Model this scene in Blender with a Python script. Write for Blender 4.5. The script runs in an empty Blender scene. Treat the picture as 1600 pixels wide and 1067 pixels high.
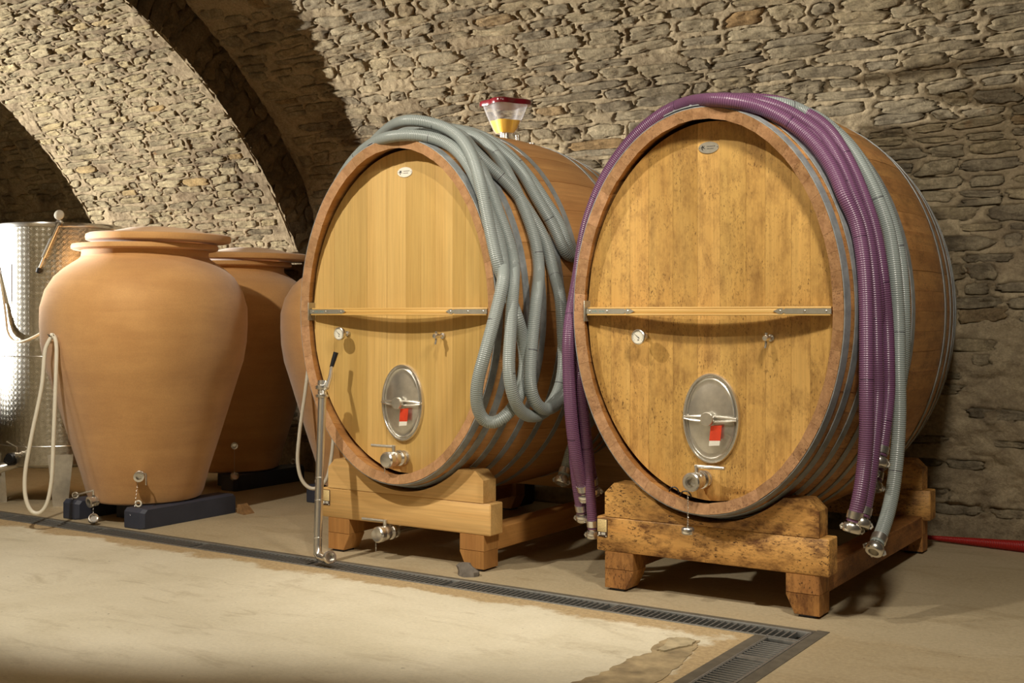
import bpy, bmesh, math, random
import numpy as np
from mathutils import Vector, Matrix

random.seed(11)
rng = np.random.default_rng(11)
scene = bpy.context.scene
COL = scene.collection
PI = math.pi

# ------------------------------------------------------------------ camera
YAW = 0.5783
cam_data = bpy.data.cameras.new('camera')
cam_data.sensor_width = 36.0
cam_data.lens = 1888.7 * 36.0 / 1600.0
cam_data.shift_y = -43.6 / 1600.0
cam_data.clip_start = 0.05
camera = bpy.data.objects.new('camera', cam_data)
COL.objects.link(camera)
camera.location = (0, 0, 1.35)
camera.rotation_euler = (PI / 2, 0, YAW)
scene.camera = camera

# ------------------------------------------------------------------ world, lamps, exposure
world = bpy.data.worlds.new('world')
scene.world = world
world.use_nodes = True
world.node_tree.nodes['Background'].inputs[0].default_value = (0.9, 0.8, 0.65, 1)
world.node_tree.nodes['Background'].inputs[1].default_value = 0.02
scene.view_settings.view_transform = 'Standard'
scene.view_settings.look = 'None'
scene.view_settings.gamma = 1.0
scene.view_settings.use_curve_mapping = False
scene.view_settings.exposure = 0.0


def spot(name, loc, target, energy, angle, blend, radius, color):
    d = bpy.data.lights.new(name, 'SPOT')
    d.energy = energy
    d.spot_size = math.radians(angle)
    d.spot_blend = blend
    d.shadow_soft_size = radius
    d.color = color
    o = bpy.data.objects.new(name, d)
    COL.objects.link(o)
    o.location = loc
    o.rotation_euler = (Vector(target) - Vector(loc)).to_track_quat('-Z', 'Y').to_euler()
    return o


WARM = (1.0, 0.915, 0.78)
NEUT = (1.0, 0.96, 0.88)
spot('lamp_far_bay', (-16.0, 1.3, 2.05), (-7.36, 6.33, 2.31), 17500, 23.0, 0.4, 0.10, NEUT)
spot('lamp_amphorae', (-6.6, 2.8, 3.6), (-6.75, 5.4, 1.0), 70, 56, 0.7, 0.07, WARM)
spot('lamp_cask', (-4.75, 2.65, 3.6), (-4.75, 5.0, 0.9), 410, 82, 0.4, 0.05, WARM)
spot('lamp_old_cask', (-2.5, 3.2, 3.7), (-2.4, 5.3, 1.3), 160, 86, 0.5, 0.05, WARM)
spot('lamp_right', (-0.7, 3.3, 3.6), (-2.0, 5.8, 0.95), 340, 82, 0.7, 0.22, WARM)
spot('added_fill_opposite', (-6.5, 2.2, 3.6), (-6.3, -1.4, 1.5), 560, 110, 0.6, 0.1, NEUT)  # added fill, no known lamp: brightens the wall that the steel reflects
spot('added_fill_opposite_right', (-2.0, 2.2, 3.6), (-2.2, -1.4, 1.5), 360, 110, 0.6, 0.1, NEUT)  # second added fill spot on the unseen wall, lifts the shadows

# ------------------------------------------------------------------ material helpers


def lin(c):
    out = []
    for v in c[:3]:
        v = v / 255.0
        out.append(v / 12.92 if v <= 0.04045 else ((v + 0.055) / 1.055) ** 2.4)
    return (out[0], out[1], out[2], 1.0)


class NT:
    def __init__(self, name):
        self.m = bpy.data.materials.new(name)
        self.m.use_nodes = True
        self.t = self.m.node_tree
        self.b = self.t.nodes['Principled BSDF']

    def n(self, kind, **kw):
        nd = self.t.nodes.new(kind)
        for k, v in kw.items():
            setattr(nd, k, v)
        return nd

    def l(self, a, b):
        self.t.links.new(a, b)

    def val(self, sock, v):
        if isinstance(v, bpy.types.NodeSocket):
            self.l(v, sock)
        else:
            sock.default_value = v

    def math(self, op, a, b=0.0, c=0.0, clamp=False):
        nd = self.n('ShaderNodeMath', operation=op, use_clamp=clamp)
        self.val(nd.inputs[0], a)
        self.val(nd.inputs[1], b)
        self.val(nd.inputs[2], c)
        return nd.outputs[0]

    def mix(self, f, a, b, mode='MIX'):
        nd = self.n('ShaderNodeMix', data_type='RGBA', blend_type=mode)
        self.val(nd.inputs[0], f)
        self.val(nd.inputs[6], a)
        self.val(nd.inputs[7], b)
        return nd.outputs[2]

    def ramp(self, f, stops, mode='LINEAR'):
        nd = self.n('ShaderNodeValToRGB')
        nd.color_ramp.interpolation = mode
        e = nd.color_ramp.elements
        while len(e) < len(stops):
            e.new(0.5)
        for el, (p, c) in zip(e, stops):
            el.position = p
            el.color = c if len(c) == 4 else (c[0], c[1], c[2], 1)
        self.val(nd.inputs[0], f)
        return nd.outputs[0]

    def gray(self, f, p0, v0, p1, v1):
        return self.ramp(f, [(p0, (v0, v0, v0, 1)), (p1, (v1, v1, v1, 1))])

    def coords(self, kind='Object', scale=(1, 1, 1), jitter=0.0):
        tc = self.n('ShaderNodeTexCoord')
        mp = self.n('ShaderNodeMapping')
        mp.inputs['Scale'].default_value = scale
        src = tc.outputs[kind]
        if jitter:
            oi = self.n('ShaderNodeObjectInfo')
            sc = self.n('ShaderNodeVectorMath', operation='SCALE')
            sc.inputs[0].default_value = (jitter, jitter * 0.7, jitter * 1.3)
            self.l(oi.outputs['Random'], sc.inputs['Scale'])
            ad = self.n('ShaderNodeVectorMath', operation='ADD')
            self.l(src, ad.inputs[0])
            self.l(sc.outputs[0], ad.inputs[1])
            src = ad.outputs[0]
        self.l(src, mp.inputs['Vector'])
        return mp.outputs[0]

    def noise(self, vec, scale, detail=4.0, rough=0.55, dist=0.0):
        nd = self.n('ShaderNodeTexNoise')
        self.l(vec, nd.inputs['Vector'])
        nd.inputs['Scale'].default_value = scale
        nd.inputs['Detail'].default_value = detail
        nd.inputs['Roughness'].default_value = rough
        nd.inputs['Distortion'].default_value = dist
        return nd.outputs['Fac']

    def rand(self):
        return self.n('ShaderNodeObjectInfo').outputs['Random']

    def bump(self, hgt, strength=0.3, distance=0.01, prev=None):
        nd = self.n('ShaderNodeBump')
        nd.inputs['Strength'].default_value = strength
        nd.inputs['Distance'].default_value = distance
        self.l(hgt, nd.inputs['Height'])
        if prev is not None:
            self.l(prev, nd.inputs['Normal'])
        return nd.outputs[0]

    def out(self, color=None, rough=None, metal=None, normal=None, **kw):
        if color is not None:
            self.val(self.b.inputs['Base Color'], color)
        if rough is not None:
            self.val(self.b.inputs['Roughness'], rough)
        if metal is not None:
            self.val(self.b.inputs['Metallic'], metal)
        if normal is not None:
            self.l(normal, self.b.inputs['Normal'])
        for k, v in kw.items():
            self.val(self.b.inputs[k.replace('_', ' ')], v)
        return self.m


M = {}


def plain(name, rgb, rough=0.5, metal=0.0, var=0.12, scale=18.0, bump=0.0):
    n = NT(name)
    v = n.coords()
    nz = n.noise(v, scale, 5)
    c = lin(rgb)
    lo = tuple(x * (1 - var) for x in c[:3]) + (1,)
    hi = tuple(min(1, x * (1 + var)) for x in c[:3]) + (1,)
    col = n.ramp(nz, [(0.3, lo), (0.7, hi)])
    nr = n.bump(n.noise(v, scale * 6, 3), bump, 0.003) if bump else None
    M[name] = n.out(col, rough, metal, nr)
    return M[name]


def wood(name, dark, light, grain_axis, specks=0.0, rough=0.5, vary=0.16, coarse=9.0):
    n = NT(name)
    sc = [coarse, coarse, coarse]
    sc['XYZ'.index(grain_axis)] = coarse * 0.07
    v = n.coords('Object', sc, 37.0)
    g1 = n.noise(v, 1.0, 5, 0.6, 0.5)
    sc2 = [90, 90, 90]
    sc2['XYZ'.index(grain_axis)] = 2.2
    v2 = n.coords('Object', sc2, 21.0)
    g2 = n.noise(v2, 1.0, 3, 0.6)
    col = n.ramp(g1, [(0.28, lin(dark)), (0.72, lin(light))])
    f2 = n.gray(g2, 0.3, 0.86, 0.7, 1.06)
    col = n.mix(1.0, col, f2, 'MULTIPLY')
    br = n.math('MULTIPLY_ADD', n.rand(), vary, 1.0 - vary * 0.6)
    cb = n.n('ShaderNodeCombineColor')
    n.l(br, cb.inputs[0])
    n.l(br, cb.inputs[1])
    n.l(n.math('MULTIPLY', br, n.math('MULTIPLY_ADD', br, 0.5, 0.5)), cb.inputs[2])
    col = n.mix(1.0, col, cb.outputs[0], 'MULTIPLY')
    if specks:
        w = n.coords('Object', (1, 1, 1), 5.0)
        big = n.gray(n.noise(w, 5.5, 4, 0.6), 0.40, 0.05, 0.62, 1.0)
        sv = n.coords('Object', tuple(1.0 if a != grain_axis else 0.45 for a in 'XYZ'), 9.0)
        fine = n.gray(n.noise(sv, 130, 4, 0.7), 0.55, 0.0, 0.64, 1.0)
        msk = n.math('MULTIPLY', n.math('MULTIPLY', big, fine), specks * 0.8, clamp=True)
        col = n.mix(msk, col, lin((70, 40, 16)))
        haze = n.math('MULTIPLY', n.gray(n.noise(sv, 13, 8, 0.75), 0.46, 0.0, 0.66, 1.0), specks * 0.55, clamp=True)
        col = n.mix(haze, col, lin((102, 62, 26)))
    nr = n.bump(g2, 0.12, 0.002)
    M[name] = n.out(col, rough, 0.0, nr)
    return M[name]


wood('oak_head', (192, 154, 86), (208, 174, 106), 'Z', 0.05, 0.45, 0.24, 6.0)
wood('oak_head_aged', (198, 152, 80), (216, 174, 100), 'Z', 1.0, 0.48, 0.24, 6.0)
wood('oak_stave', (174, 120, 68), (210, 158, 98), 'Y', 0.12, 0.5, 0.22)
wood('oak_stave_aged', (176, 120, 66), (214, 158, 92), 'Y', 1.0, 0.5, 0.2)
wood('oak_end', (164, 120, 80), (196, 152, 108), 'Y', 0.15, 0.6, 0.25, 26.0)
wood('oak_end_aged', (160, 118, 80), (192, 148, 104), 'Y', 1.1, 0.6, 0.25, 26.0)
wood('oak_beam', (214, 166, 100), (236, 194, 128), 'X', 0.05, 0.5, 0.14)
wood('oak_beam_aged', (206, 150, 80), (228, 176, 100), 'X', 2.0, 0.55, 0.14)
wood('oak_rail', (160, 106, 52), (196, 142, 78), 'Y', 0.12, 0.55, 0.12)
wood('oak_rail_aged', (146, 96, 48), (180, 124, 66), 'Y', 1.8, 0.55, 0.12)
wood('oak_foot', (164, 110, 56), (202, 150, 86), 'Z', 0.15, 0.55, 0.2)
wood('oak_foot_aged', (156, 106, 56), (192, 138, 74), 'Z', 1.8, 0.55, 0.2)
wood('oak_bar', (206, 160, 86), (232, 192, 116), 'X', 0.04, 0.45, 0.05)

plain('stainless', (226, 223, 216), 0.25, 0.92, 0.05, 30)
plain('stainless_dull', (222, 219, 210), 0.3, 0.9, 0.1, 30)
plain('strap_steel', (188, 184, 170), 0.42, 0.75, 0.08, 40)
plain('paper_white', (226, 222, 208), 0.8, 0, 0.03)
plain('paper_cream', (226, 200, 140), 0.8, 0, 0.05)
plain('label_brown', (72, 50, 34), 0.6, 0, 0.05)
plain('ink_dark', (48, 46, 44), 0.7, 0, 0.02)
plain('ink_teal', (90, 160, 168), 0.7, 0, 0.02)
plain('tag_red', (206, 62, 30), 0.55, 0, 0.1, 40)
plain('black_rubber', (20, 22, 26), 0.45, 0, 0.1)
plain('block_plastic', (58, 62, 76), 0.55, 0, 0.12, 9, 0.05)
plain('tube_white', (232, 226, 208), 0.35, 0, 0.03)
plain('lid_red', (112, 24, 34), 0.2, 0, 0.06)
plain('grate_steel', (136, 136, 132), 0.4, 0.45, 0.18, 40)
plain('channel_dark', (34, 33, 31), 0.7, 0.2, 0.3, 25)
plain('frame_concrete', (96, 89, 76), 0.85, 0, 0.2, 22, 0.3)
plain('dial_white', (226, 222, 206), 0.5, 0, 0.02)
plain('rock_grey', (112, 104, 94), 0.9, 0, 0.25, 30, 0.5)
plain('wedge_wood', (142, 108, 68), 0.8, 0, 0.3, 40, 0.3)
plain('plinth_stone', (168, 152, 122), 0.9, 0, 0.25, 18, 0.5)


def galvanised():
    n = NT('galvanised')
    v = n.coords('Object', (1, 1, 1), 3.0)
    nz = n.noise(v, 16, 6, 0.7)
    col = n.ramp(nz, [(0.3, lin((128, 134, 136))), (0.7, lin((170, 174, 174)))])
    M['galvanised'] = n.out(col, n.gray(nz, 0.3, 0.36, 0.7, 0.55), 0.3)


galvanised()


def terracotta(name, lo, hi):
    n = NT(name)
    v = n.coords('Object', (1, 1, 7), 11.0)
    a = n.noise(v, 1.3, 5, 0.6, 0.4)
    w = n.coords('Object', (1, 1, 1), 4.0)
    b = n.noise(w, 4.0, 6, 0.65)
    f = n.math('ADD', n.math('MULTIPLY', a, 0.55), n.math('MULTIPLY', b, 0.45))
    col = n.ramp(f, [(0.34, lin(lo)), (0.66, lin(hi))])
    fine = n.gray(n.noise(w, 120, 3, 0.6), 0.3, 0.93, 0.7, 1.05)
    col = n.mix(1.0, col, fine, 'MULTIPLY')
    nr = n.bump(n.noise(n.coords('Object', (2, 2, 60)), 1.5, 3), 0.12, 0.003)
    nr = n.bump(n.noise(w, 90, 4, 0.6), 0.12, 0.003, nr)
    M[name] = n.out(col, 0.72, 0.0, nr, Sheen_Weight=0.35, Sheen_Roughness=0.6)


terracotta('terracotta', (186, 134, 72), (210, 158, 92))


def hose_material(name, rgb, rib, ink, rough=0.3):
    n = NT(name)
    uv = n.n('ShaderNodeTexCoord').outputs['UV']
    sp = n.n('ShaderNodeSeparateXYZ')
    n.l(uv, sp.inputs[0])
    ln = sp.outputs[1]
    wave = n.math('MULTIPLY_ADD', n.math('SINE', n.math('MULTIPLY', ln, 2 * PI / 0.0095)), 0.5, 0.5)
    c = lin(rgb)
    c2 = lin(rib)
    col = n.mix(wave, c, c2)
    if ink:
        oi = n.rand()
        fr = n.math('FRACT', n.math('ADD', n.math('DIVIDE', ln, 0.62), oi))
        msk = n.math('LESS_THAN', fr, 0.0075)
        ang = n.math('GREATER_THAN', n.math('FRACT', n.math('ADD', sp.outputs[0], n.math('MULTIPLY', oi, 3.1))), 0.3)
        col = n.mix(n.math('MULTIPLY', n.math('MULTIPLY', msk, ang), 0.75), col, lin((40, 24, 44)))
    nr = n.bump(wave, 0.5, 0.003)
    M[name] = n.out(col, rough, 0.0, nr, Specular_IOR_Level=0.5)


hose_material('hose_grey', (126, 136, 134), (160, 166, 162), True)
hose_material('hose_purple', (92, 57, 88), (126, 87, 116), True)
hose_material('hose_red', (190, 30, 22), (120, 18, 16), False, 0.5)


def stone_material(name, ramp, mott, depth, dirt):
    n = NT(name)
    geo = n.n('ShaderNodeNewGeometry')
    r = n.math('FRACT', n.math('ADD', n.rand(), geo.outputs['Random Per Island']))
    col = n.ramp(r, ramp)
    v = n.coords('Object')
    a = n.noise(v, 14, 8, 0.68)
    col = n.mix(1.0, col, n.gray(a, 0.3, 1 - mott, 0.7, 1 + mott * 0.8), 'MULTIPLY')
    gr = n.noise(v, 65, 6, 0.75)
    col = n.mix(1.0, col, n.gray(gr, 0.32, 0.68, 0.66, 1.16), 'MULTIPLY')
    st = n.noise(v, 1.5, 8, 0.7, 0.4)
    col = n.mix(n.gray(st, 0.47, 0.0, 0.66, dirt), col, lin((66, 54, 44)))
    ru = n.noise(v, 5.0, 4, 0.6)
    col = n.mix(n.gray(ru, 0.66, 0.0, 0.76, 0.4), col, lin((170, 112, 52)))
    nr = n.bump(n.noise(v, 24, 9, 0.72, 0.3), 1.0, depth * 1.5)
    nr = n.bump(n.noise(v, 85, 6, 0.75), 0.9, 0.012, nr)
    M[name] = n.out(col, 0.92, 0.0, nr, Specular_IOR_Level=0.15)


stone_material('wall_stone', [(0.0, lin((178, 164, 136))), (0.25, lin((192, 176, 144))), (0.5, lin((168, 155, 130))),
                              (0.75, lin((198, 180, 144))), (0.95, lin((184, 166, 132))), (1.0, lin((176, 142, 96)))], 0.36, 0.02, 0.8)
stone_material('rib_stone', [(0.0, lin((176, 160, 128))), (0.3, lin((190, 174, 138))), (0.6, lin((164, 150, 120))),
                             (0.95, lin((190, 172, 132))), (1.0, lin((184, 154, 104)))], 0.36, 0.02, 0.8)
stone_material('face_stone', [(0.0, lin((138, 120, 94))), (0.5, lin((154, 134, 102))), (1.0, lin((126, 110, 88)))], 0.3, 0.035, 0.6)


def mortar_material(name, lo, hi, dirt):
    n = NT(name)
    v = n.coords('Object')
    a = n.noise(v, 3.0, 8, 0.65)
    col = n.ramp(a, [(0.3, lin(lo)), (0.7, lin(hi))])
    b = n.noise(v, 50, 7, 0.75)
    col = n.mix(1.0, col, n.gray(b, 0.3, 0.70, 0.68, 1.14), 'MULTIPLY')
    st = n.noise(v, 1.5, 8, 0.7, 0.4)
    col = n.mix(n.gray(st, 0.47, 0.0, 0.66, dirt), col, lin((76, 60, 46)))
    nr = n.bump(n.noise(v, 20, 9, 0.72), 1.0, 0.030)
    nr = n.bump(n.noise(v, 75, 6, 0.75), 0.7, 0.009, nr)
    M[name] = n.out(col, 0.95, 0.0, nr, Specular_IOR_Level=0.1)


mortar_material('mortar', (176, 158, 128), (204, 186, 152), 0.75)
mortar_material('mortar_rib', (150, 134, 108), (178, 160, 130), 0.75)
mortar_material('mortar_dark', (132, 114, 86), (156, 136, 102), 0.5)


def floor_material(name, tan):
    n = NT(name)
    v = n.coords('Object')
    a = n.noise(v, 1.1, 8, 0.62, 0.3)
    col = n.ramp(a, [(0.3, lin((206, 197, 170))), (0.7, lin((234, 227, 204)))])
    ms = n.noise(n.coords('Object', (0.8, 2.2, 1)), 2.4, 7, 0.7, 0.6)
    col = n.mix(n.gray(ms, 0.54, 0.0, 0.76, 0.6), col, lin((166, 152, 122)))
    col = n.mix(1.0, col, n.gray(n.noise(v, 55, 6, 0.75), 0.3, 0.88 if tan == 1 else 0.74, 0.7, 1.07), 'MULTIPLY')
    sm = n.noise(n.coords('Object', (0.5, 1.6, 1)), 5.0, 8, 0.72, 0.9)
    col = n.mix(n.gray(sm, 0.58, 0.0, 0.72, 0.42), col, lin((150, 134, 104)))
    spk = n.gray(n.noise(v, 26, 3, 0.5), 0.71, 0.0, 0.76, 0.55)
    col = n.mix(spk, col, lin((92, 78, 58)))
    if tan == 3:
        col = n.mix(1.0, col, (0.64, 0.58, 0.5, 1), 'MULTIPLY')  # right slab: browner concrete and its dimmer light, both put into the colour
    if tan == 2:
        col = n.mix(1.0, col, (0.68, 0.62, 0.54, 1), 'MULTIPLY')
    if tan:
        sp = n.n('ShaderNodeSeparateXYZ')
        n.l(v, sp.inputs[0])
        wob = n.math('MULTIPLY_ADD', n.noise(v, 3.2, 6, 0.7), 0.42, -0.21)
        dy = n.math('ADD', n.math('SUBTRACT', sp.outputs[1], 4.66), wob)
        dx = n.math('ADD', n.math('SUBTRACT', sp.outputs[0], -2.03), wob)
        msk = n.math('MAXIMUM', n.gray(dy, 0.0, 0.0, 0.05, 1.0), n.gray(dx, 0.0, 0.0, 0.05, 1.0)) if tan == 1 else None
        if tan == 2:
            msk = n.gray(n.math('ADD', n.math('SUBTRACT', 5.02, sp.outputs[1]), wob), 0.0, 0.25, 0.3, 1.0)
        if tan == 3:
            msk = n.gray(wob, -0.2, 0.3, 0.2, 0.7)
        agg = n.noise(v, 48, 6, 0.75)
        tcol = n.ramp(agg, [(0.3, lin((138, 114, 78))), (0.55, lin((182, 156, 112))), (0.75, lin((204, 182, 140)))])
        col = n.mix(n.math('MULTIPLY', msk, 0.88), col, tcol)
    nr = n.bump(n.noise(v, 9, 7, 0.65), 0.25, 0.01)
    nr = n.bump(n.noise(v, 90, 4, 0.7), 0.2, 0.003, nr)
    M[name] = n.out(col, n.gray(a, 0.3, 0.75, 0.7, 0.6), 0.0, nr)


floor_material('floor_front', 1)
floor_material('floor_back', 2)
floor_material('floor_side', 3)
plain('floor_patch', (166, 148, 114), 0.9, 0, 0.45, 9, 0.6)
plain('floor_flake', (178, 164, 132), 0.9, 0, 0.25, 20, 0.5)


def tank_material():
    n = NT('polished_tank')
    uv = n.n('ShaderNodeTexCoord').outputs['UV']
    mp = n.n('ShaderNodeMapping')
    mp.inputs['Scale'].default_value = (27, 27, 1)
    n.l(uv, mp.inputs['Vector'])
    vo = n.n('ShaderNodeTexVoronoi')
    vo.inputs['Scale'].default_value = 1.0
    vo.inputs['Randomness'].default_value = 0.12
    n.l(mp.outputs[0], vo.inputs['Vector'])
    rings = n.math('SINE', n.math('MULTIPLY', vo.outputs['Distance'], 26.0))
    nr = n.bump(vo.outputs['Distance'], 0.2, 0.008)
    nr = n.bump(rings, 0.22, 0.0015, nr)
    col = n.ramp(n.noise(uv, 30, 3), [(0.3, lin((186, 182, 170))), (0.7, lin((214, 210, 200)))])
    M['polished_tank'] = n.out(col, 0.3, 1.0, nr)


tank_material()


def clear_plastic():
    n = NT('clear_plastic')
    n.out((0.93, 0.93, 0.96, 1), 0.05, 0.0)
    tr = n.n('ShaderNodeBsdfTransparent')
    mx = n.n('ShaderNodeMixShader')
    lw = n.n('ShaderNodeLayerWeight')
    f = n.math('MULTIPLY_ADD', n.math('POWER', lw.outputs['Facing'], 2.5), 0.6, 0.10, clamp=True)
    n.l(f, mx.inputs[0])
    n.l(tr.outputs[0], mx.inputs[1])
    n.l(n.b.outputs[0], mx.inputs[2])
    n.l(mx.outputs[0], n.t.nodes['Material Output'].inputs[0])
    M['clear_plastic'] = n.m
    n = NT('yellow_wine')
    M['yellow_wine'] = n.out(lin((240, 190, 6)), 0.12, 0.0)


clear_plastic()

# ------------------------------------------------------------------ mesh helpers


class MB:
    def __init__(self):
        self.v = []
        self.f = []
        self.mi = []
        self.uv = {}

    def add(self, verts, faces, mat=0, uvs=None):
        o = len(self.v)
        self.v.extend([tuple(map(float, p)) for p in verts])
        for k, f in enumerate(faces):
            if uvs is not None:
                self.uv[len(self.f)] = uvs[k]
            self.f.append(tuple(i + o for i in f))
            self.mi.append(mat)

    def loft(self, rings, cap0=True, cap1=True, close=True, mat=0):
        n = len(rings[0])
        vs = [p for r in rings for p in r]
        fs = []
        for i in range(len(rings) - 1):
            for j in range(n if close else n - 1):
                k = (j + 1) % n
                fs.append((i * n + j, i * n + k, (i + 1) * n + k, (i + 1) * n + j))
        if cap0:
            fs.append(tuple(range(n - 1, -1, -1)))
        if cap1:
            fs.append(tuple((len(rings) - 1) * n + j for j in range(n)))
        self.add(vs, fs, mat)

    def box(self, x0, x1, y0, y1, z0, z1, b=0.004, mat=0):
        b = min(b, (x1 - x0) * 0.4, (y1 - y0) * 0.4, (z1 - z0) * 0.4)

        def ring(y, i):
            a, c, d, e = x0 + i, x1 - i, z0 + i, z1 - i
            return [(a + b, y, d), (c - b, y, d), (c, y, d + b), (c, y, e - b), (c - b, y, e), (a + b, y, e), (a, y, e - b), (a, y, d + b)]
        self.loft([ring(y0, b), ring(y0 + b, 0), ring(y1 - b, 0), ring(y1, b)], mat=mat)

    def prism(self, poly, y0, y1, b=0.004, mat=0):
        """poly: list of (x, z), extruded along Y with a small bevel on both ends"""
        cx = sum(p[0] for p in poly) / len(poly)
        cz = sum(p[1] for p in poly) / len(poly)

        def ins(p):
            d = math.hypot(p[0] - cx, p[1] - cz)
            k = max(0.0, 1 - b / d) if d > 1e-6 else 1
            return (cx + (p[0] - cx) * k, cz + (p[1] - cz) * k)
        q = [ins(p) for p in poly]
        self.loft([[(x, y0, z) for x, z in q], [(x, y0 + b, z) for x, z in poly],
                   [(x, y1 - b, z) for x, z in poly], [(x, y1, z) for x, z in q]], mat=mat)

    def lathe(self, prof, o, axis=(0, 0, 1), n=24, mat=0, cap=True, uvr=None):
        ax = Vector(axis).normalized()
        ref = Vector((0, 0, 1)) if abs(ax.z) < 0.9 else Vector((1, 0, 0))
        u = ax.cross(ref).normalized()
        w = ax.cross(u)
        o = Vector(o)
        rings = []
        for r, h in prof:
            rings.append([o + ax * h + (u * math.cos(2 * PI * k / n) + w * math.sin(2 * PI * k / n)) * r for k in range(n)])
        start = len(self.f)
        self.loft(rings, cap, cap, mat=mat)
        if uvr:
            acc = [0]
            for i in range(1, len(prof)):
                acc.append(acc[-1] + math.hypot(prof[i][0] - prof[i - 1][0], prof[i][1] - prof[i - 1][1]))
            c = start
            for i in range(len(prof) - 1):
                for j in range(n):
                    a, b2 = 2 * PI * uvr * j / n, 2 * PI * uvr * (j + 1) / n
                    self.uv[c] = [(a, acc[i]), (b2, acc[i]), (b2, acc[i + 1]), (a, acc[i + 1])]
                    c += 1

    def tube(self, pts, r, n=10, cap=True, mat=0, uv=False):
        pts = [Vector(p) for p in pts]
        rr = r if isinstance(r, (list, tuple)) else [r] * len(pts)
        tg = []
        for i in range(len(pts)):
            a = pts[max(0, i - 1)]
            b = pts[min(len(pts) - 1, i + 1)]
            tg.append((b - a).normalized())
        ref = Vector((0, 0, 1)) if abs(tg[0].z) < 0.9 else Vector((1, 0, 0))
        u = tg[0].cross(ref).normalized()
        rings = []
        ln = [0.0]
        for i, p in enumerate(pts):
            if i:
                ln.append(ln[-1] + (p - pts[i - 1]).length)
                u = (u - tg[i] * u.dot(tg[i]))
                u.normalize()
            w = tg[i].cross(u)
            rings.append([p + (u * math.cos(2 * PI * k / n) + w * math.sin(2 * PI * k / n)) * rr[i] for k in range(n)])
        start = len(self.f)
        self.loft(rings, cap, cap, mat=mat)
        if uv:
            c = start
            for i in range(len(pts) - 1):
                for j in range(n):
                    self.uv[c] = [(j / n, ln[i]), ((j + 1) / n, ln[i]), ((j + 1) / n, ln[i + 1]), (j / n, ln[i + 1])]
                    c += 1

    def mesh(self, name, mats, org=(0, 0, 0), smooth=40):
        me = bpy.data.meshes.new(name)
        ox, oy, oz = org
        me.from_pydata([(x - ox, y - oy, z - oz) for x, y, z in self.v], [], self.f)
        for m in mats:
            me.materials.append(M[m])
        if len(mats) > 1:
            me.polygons.foreach_set('material_index', self.mi)
        if self.uv:
            lay = me.uv_layers.new(name='UVMap')
            for p in me.polygons:
                q = self.uv.get(p.index)
                if q:
                    for li, c in zip(p.loop_indices, q):
                        lay.data[li].uv = c
        me.validate()
        bm = bmesh.new()
        bm.from_mesh(me)
        bmesh.ops.recalc_face_normals(bm, faces=bm.faces)
        bm.to_mesh(me)
        bm.free()
        if smooth:
            me.polygons.foreach_set('use_smooth', [True] * len(me.polygons))
            me.set_sharp_from_angle(angle=math.radians(smooth))
        return me

    def build(self, name, mats, parent=None, smooth=40, org=None):
        if isinstance(mats, str):
            mats = [mats]
        if parent is not None:
            org = tuple(ORG[parent.name])
        org = org or (0, 0, 0)
        me = self.mesh(name, mats, org, smooth)
        o = bpy.data.objects.new(name, me)
        COL.objects.link(o)
        if parent is not None:
            o.parent = parent
        else:
            o.location = org
        ORG[o.name] = org
        return o


ORG = {}


def tag(o, label=None, cat=None, group=None, kind=None):
    if label:
        o['label'] = label
    if cat:
        o['category'] = cat
    if group:
        o['group'] = group
    if kind:
        o['kind'] = kind
    return o


def thing(name, loc, label, cat, group=None):
    o = bpy.data.objects.new(name, None)
    o.empty_display_size = 0.1
    COL.objects.link(o)
    o.location = loc
    ORG[o.name] = tuple(loc)
    return tag(o, label, cat, group)


def bez(pts, per=0.03):
    """Catmull-Rom (centripetal) through the points, resampled"""
    P = [Vector(p) for p in pts]
    P = [P[0] * 2 - P[1]] + P + [P[-1] * 2 - P[-2]]
    out = []
    for i in range(1, len(P) - 2):
        p0, p1, p2, p3 = P[i - 1:i + 3]
        t0 = 0.0
        t1 = t0 + max(1e-4, (p1 - p0).length) ** 0.5
        t2 = t1 + max(1e-4, (p2 - p1).length) ** 0.5
        t3 = t2 + max(1e-4, (p3 - p2).length) ** 0.5
        k = max(2, int((p2 - p1).length / per))
        for j in range(k):
            t = t1 + (t2 - t1) * j / k
            a1 = p0 * ((t1 - t) / (t1 - t0)) + p1 * ((t - t0) / (t1 - t0))
            a2 = p1 * ((t2 - t) / (t2 - t1)) + p2 * ((t - t1) / (t2 - t1))
            a3 = p2 * ((t3 - t) / (t3 - t2)) + p3 * ((t - t2) / (t3 - t2))
            b1 = a1 * ((t2 - t) / (t2 - t0)) + a2 * ((t - t0) / (t2 - t0))
            b2 = a2 * ((t3 - t) / (t3 - t1)) + a3 * ((t - t1) / (t3 - t1))
            out.append(b1 * ((t2 - t) / (t2 - t1)) + b2 * ((t - t1) / (t2 - t1)))
    out.append(P[-2])
    # light smoothing
    for _ in range(3):
        out = [out[0]] + [(out[i - 1] + out[i] * 2 + out[i + 1]) / 4 for i in range(1, len(out) - 1)] + [out[-1]]
    return out

# ------------------------------------------------------------------ the vault: profiles in the Y-Z plane
VC_Y, VC_Z, R_BAY, R_RIB = 3.9, 0.12, 4.12, 3.77
X_RIB, X_RIB2 = -6.8, -9.15
WALL_Y = 7.45


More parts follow.
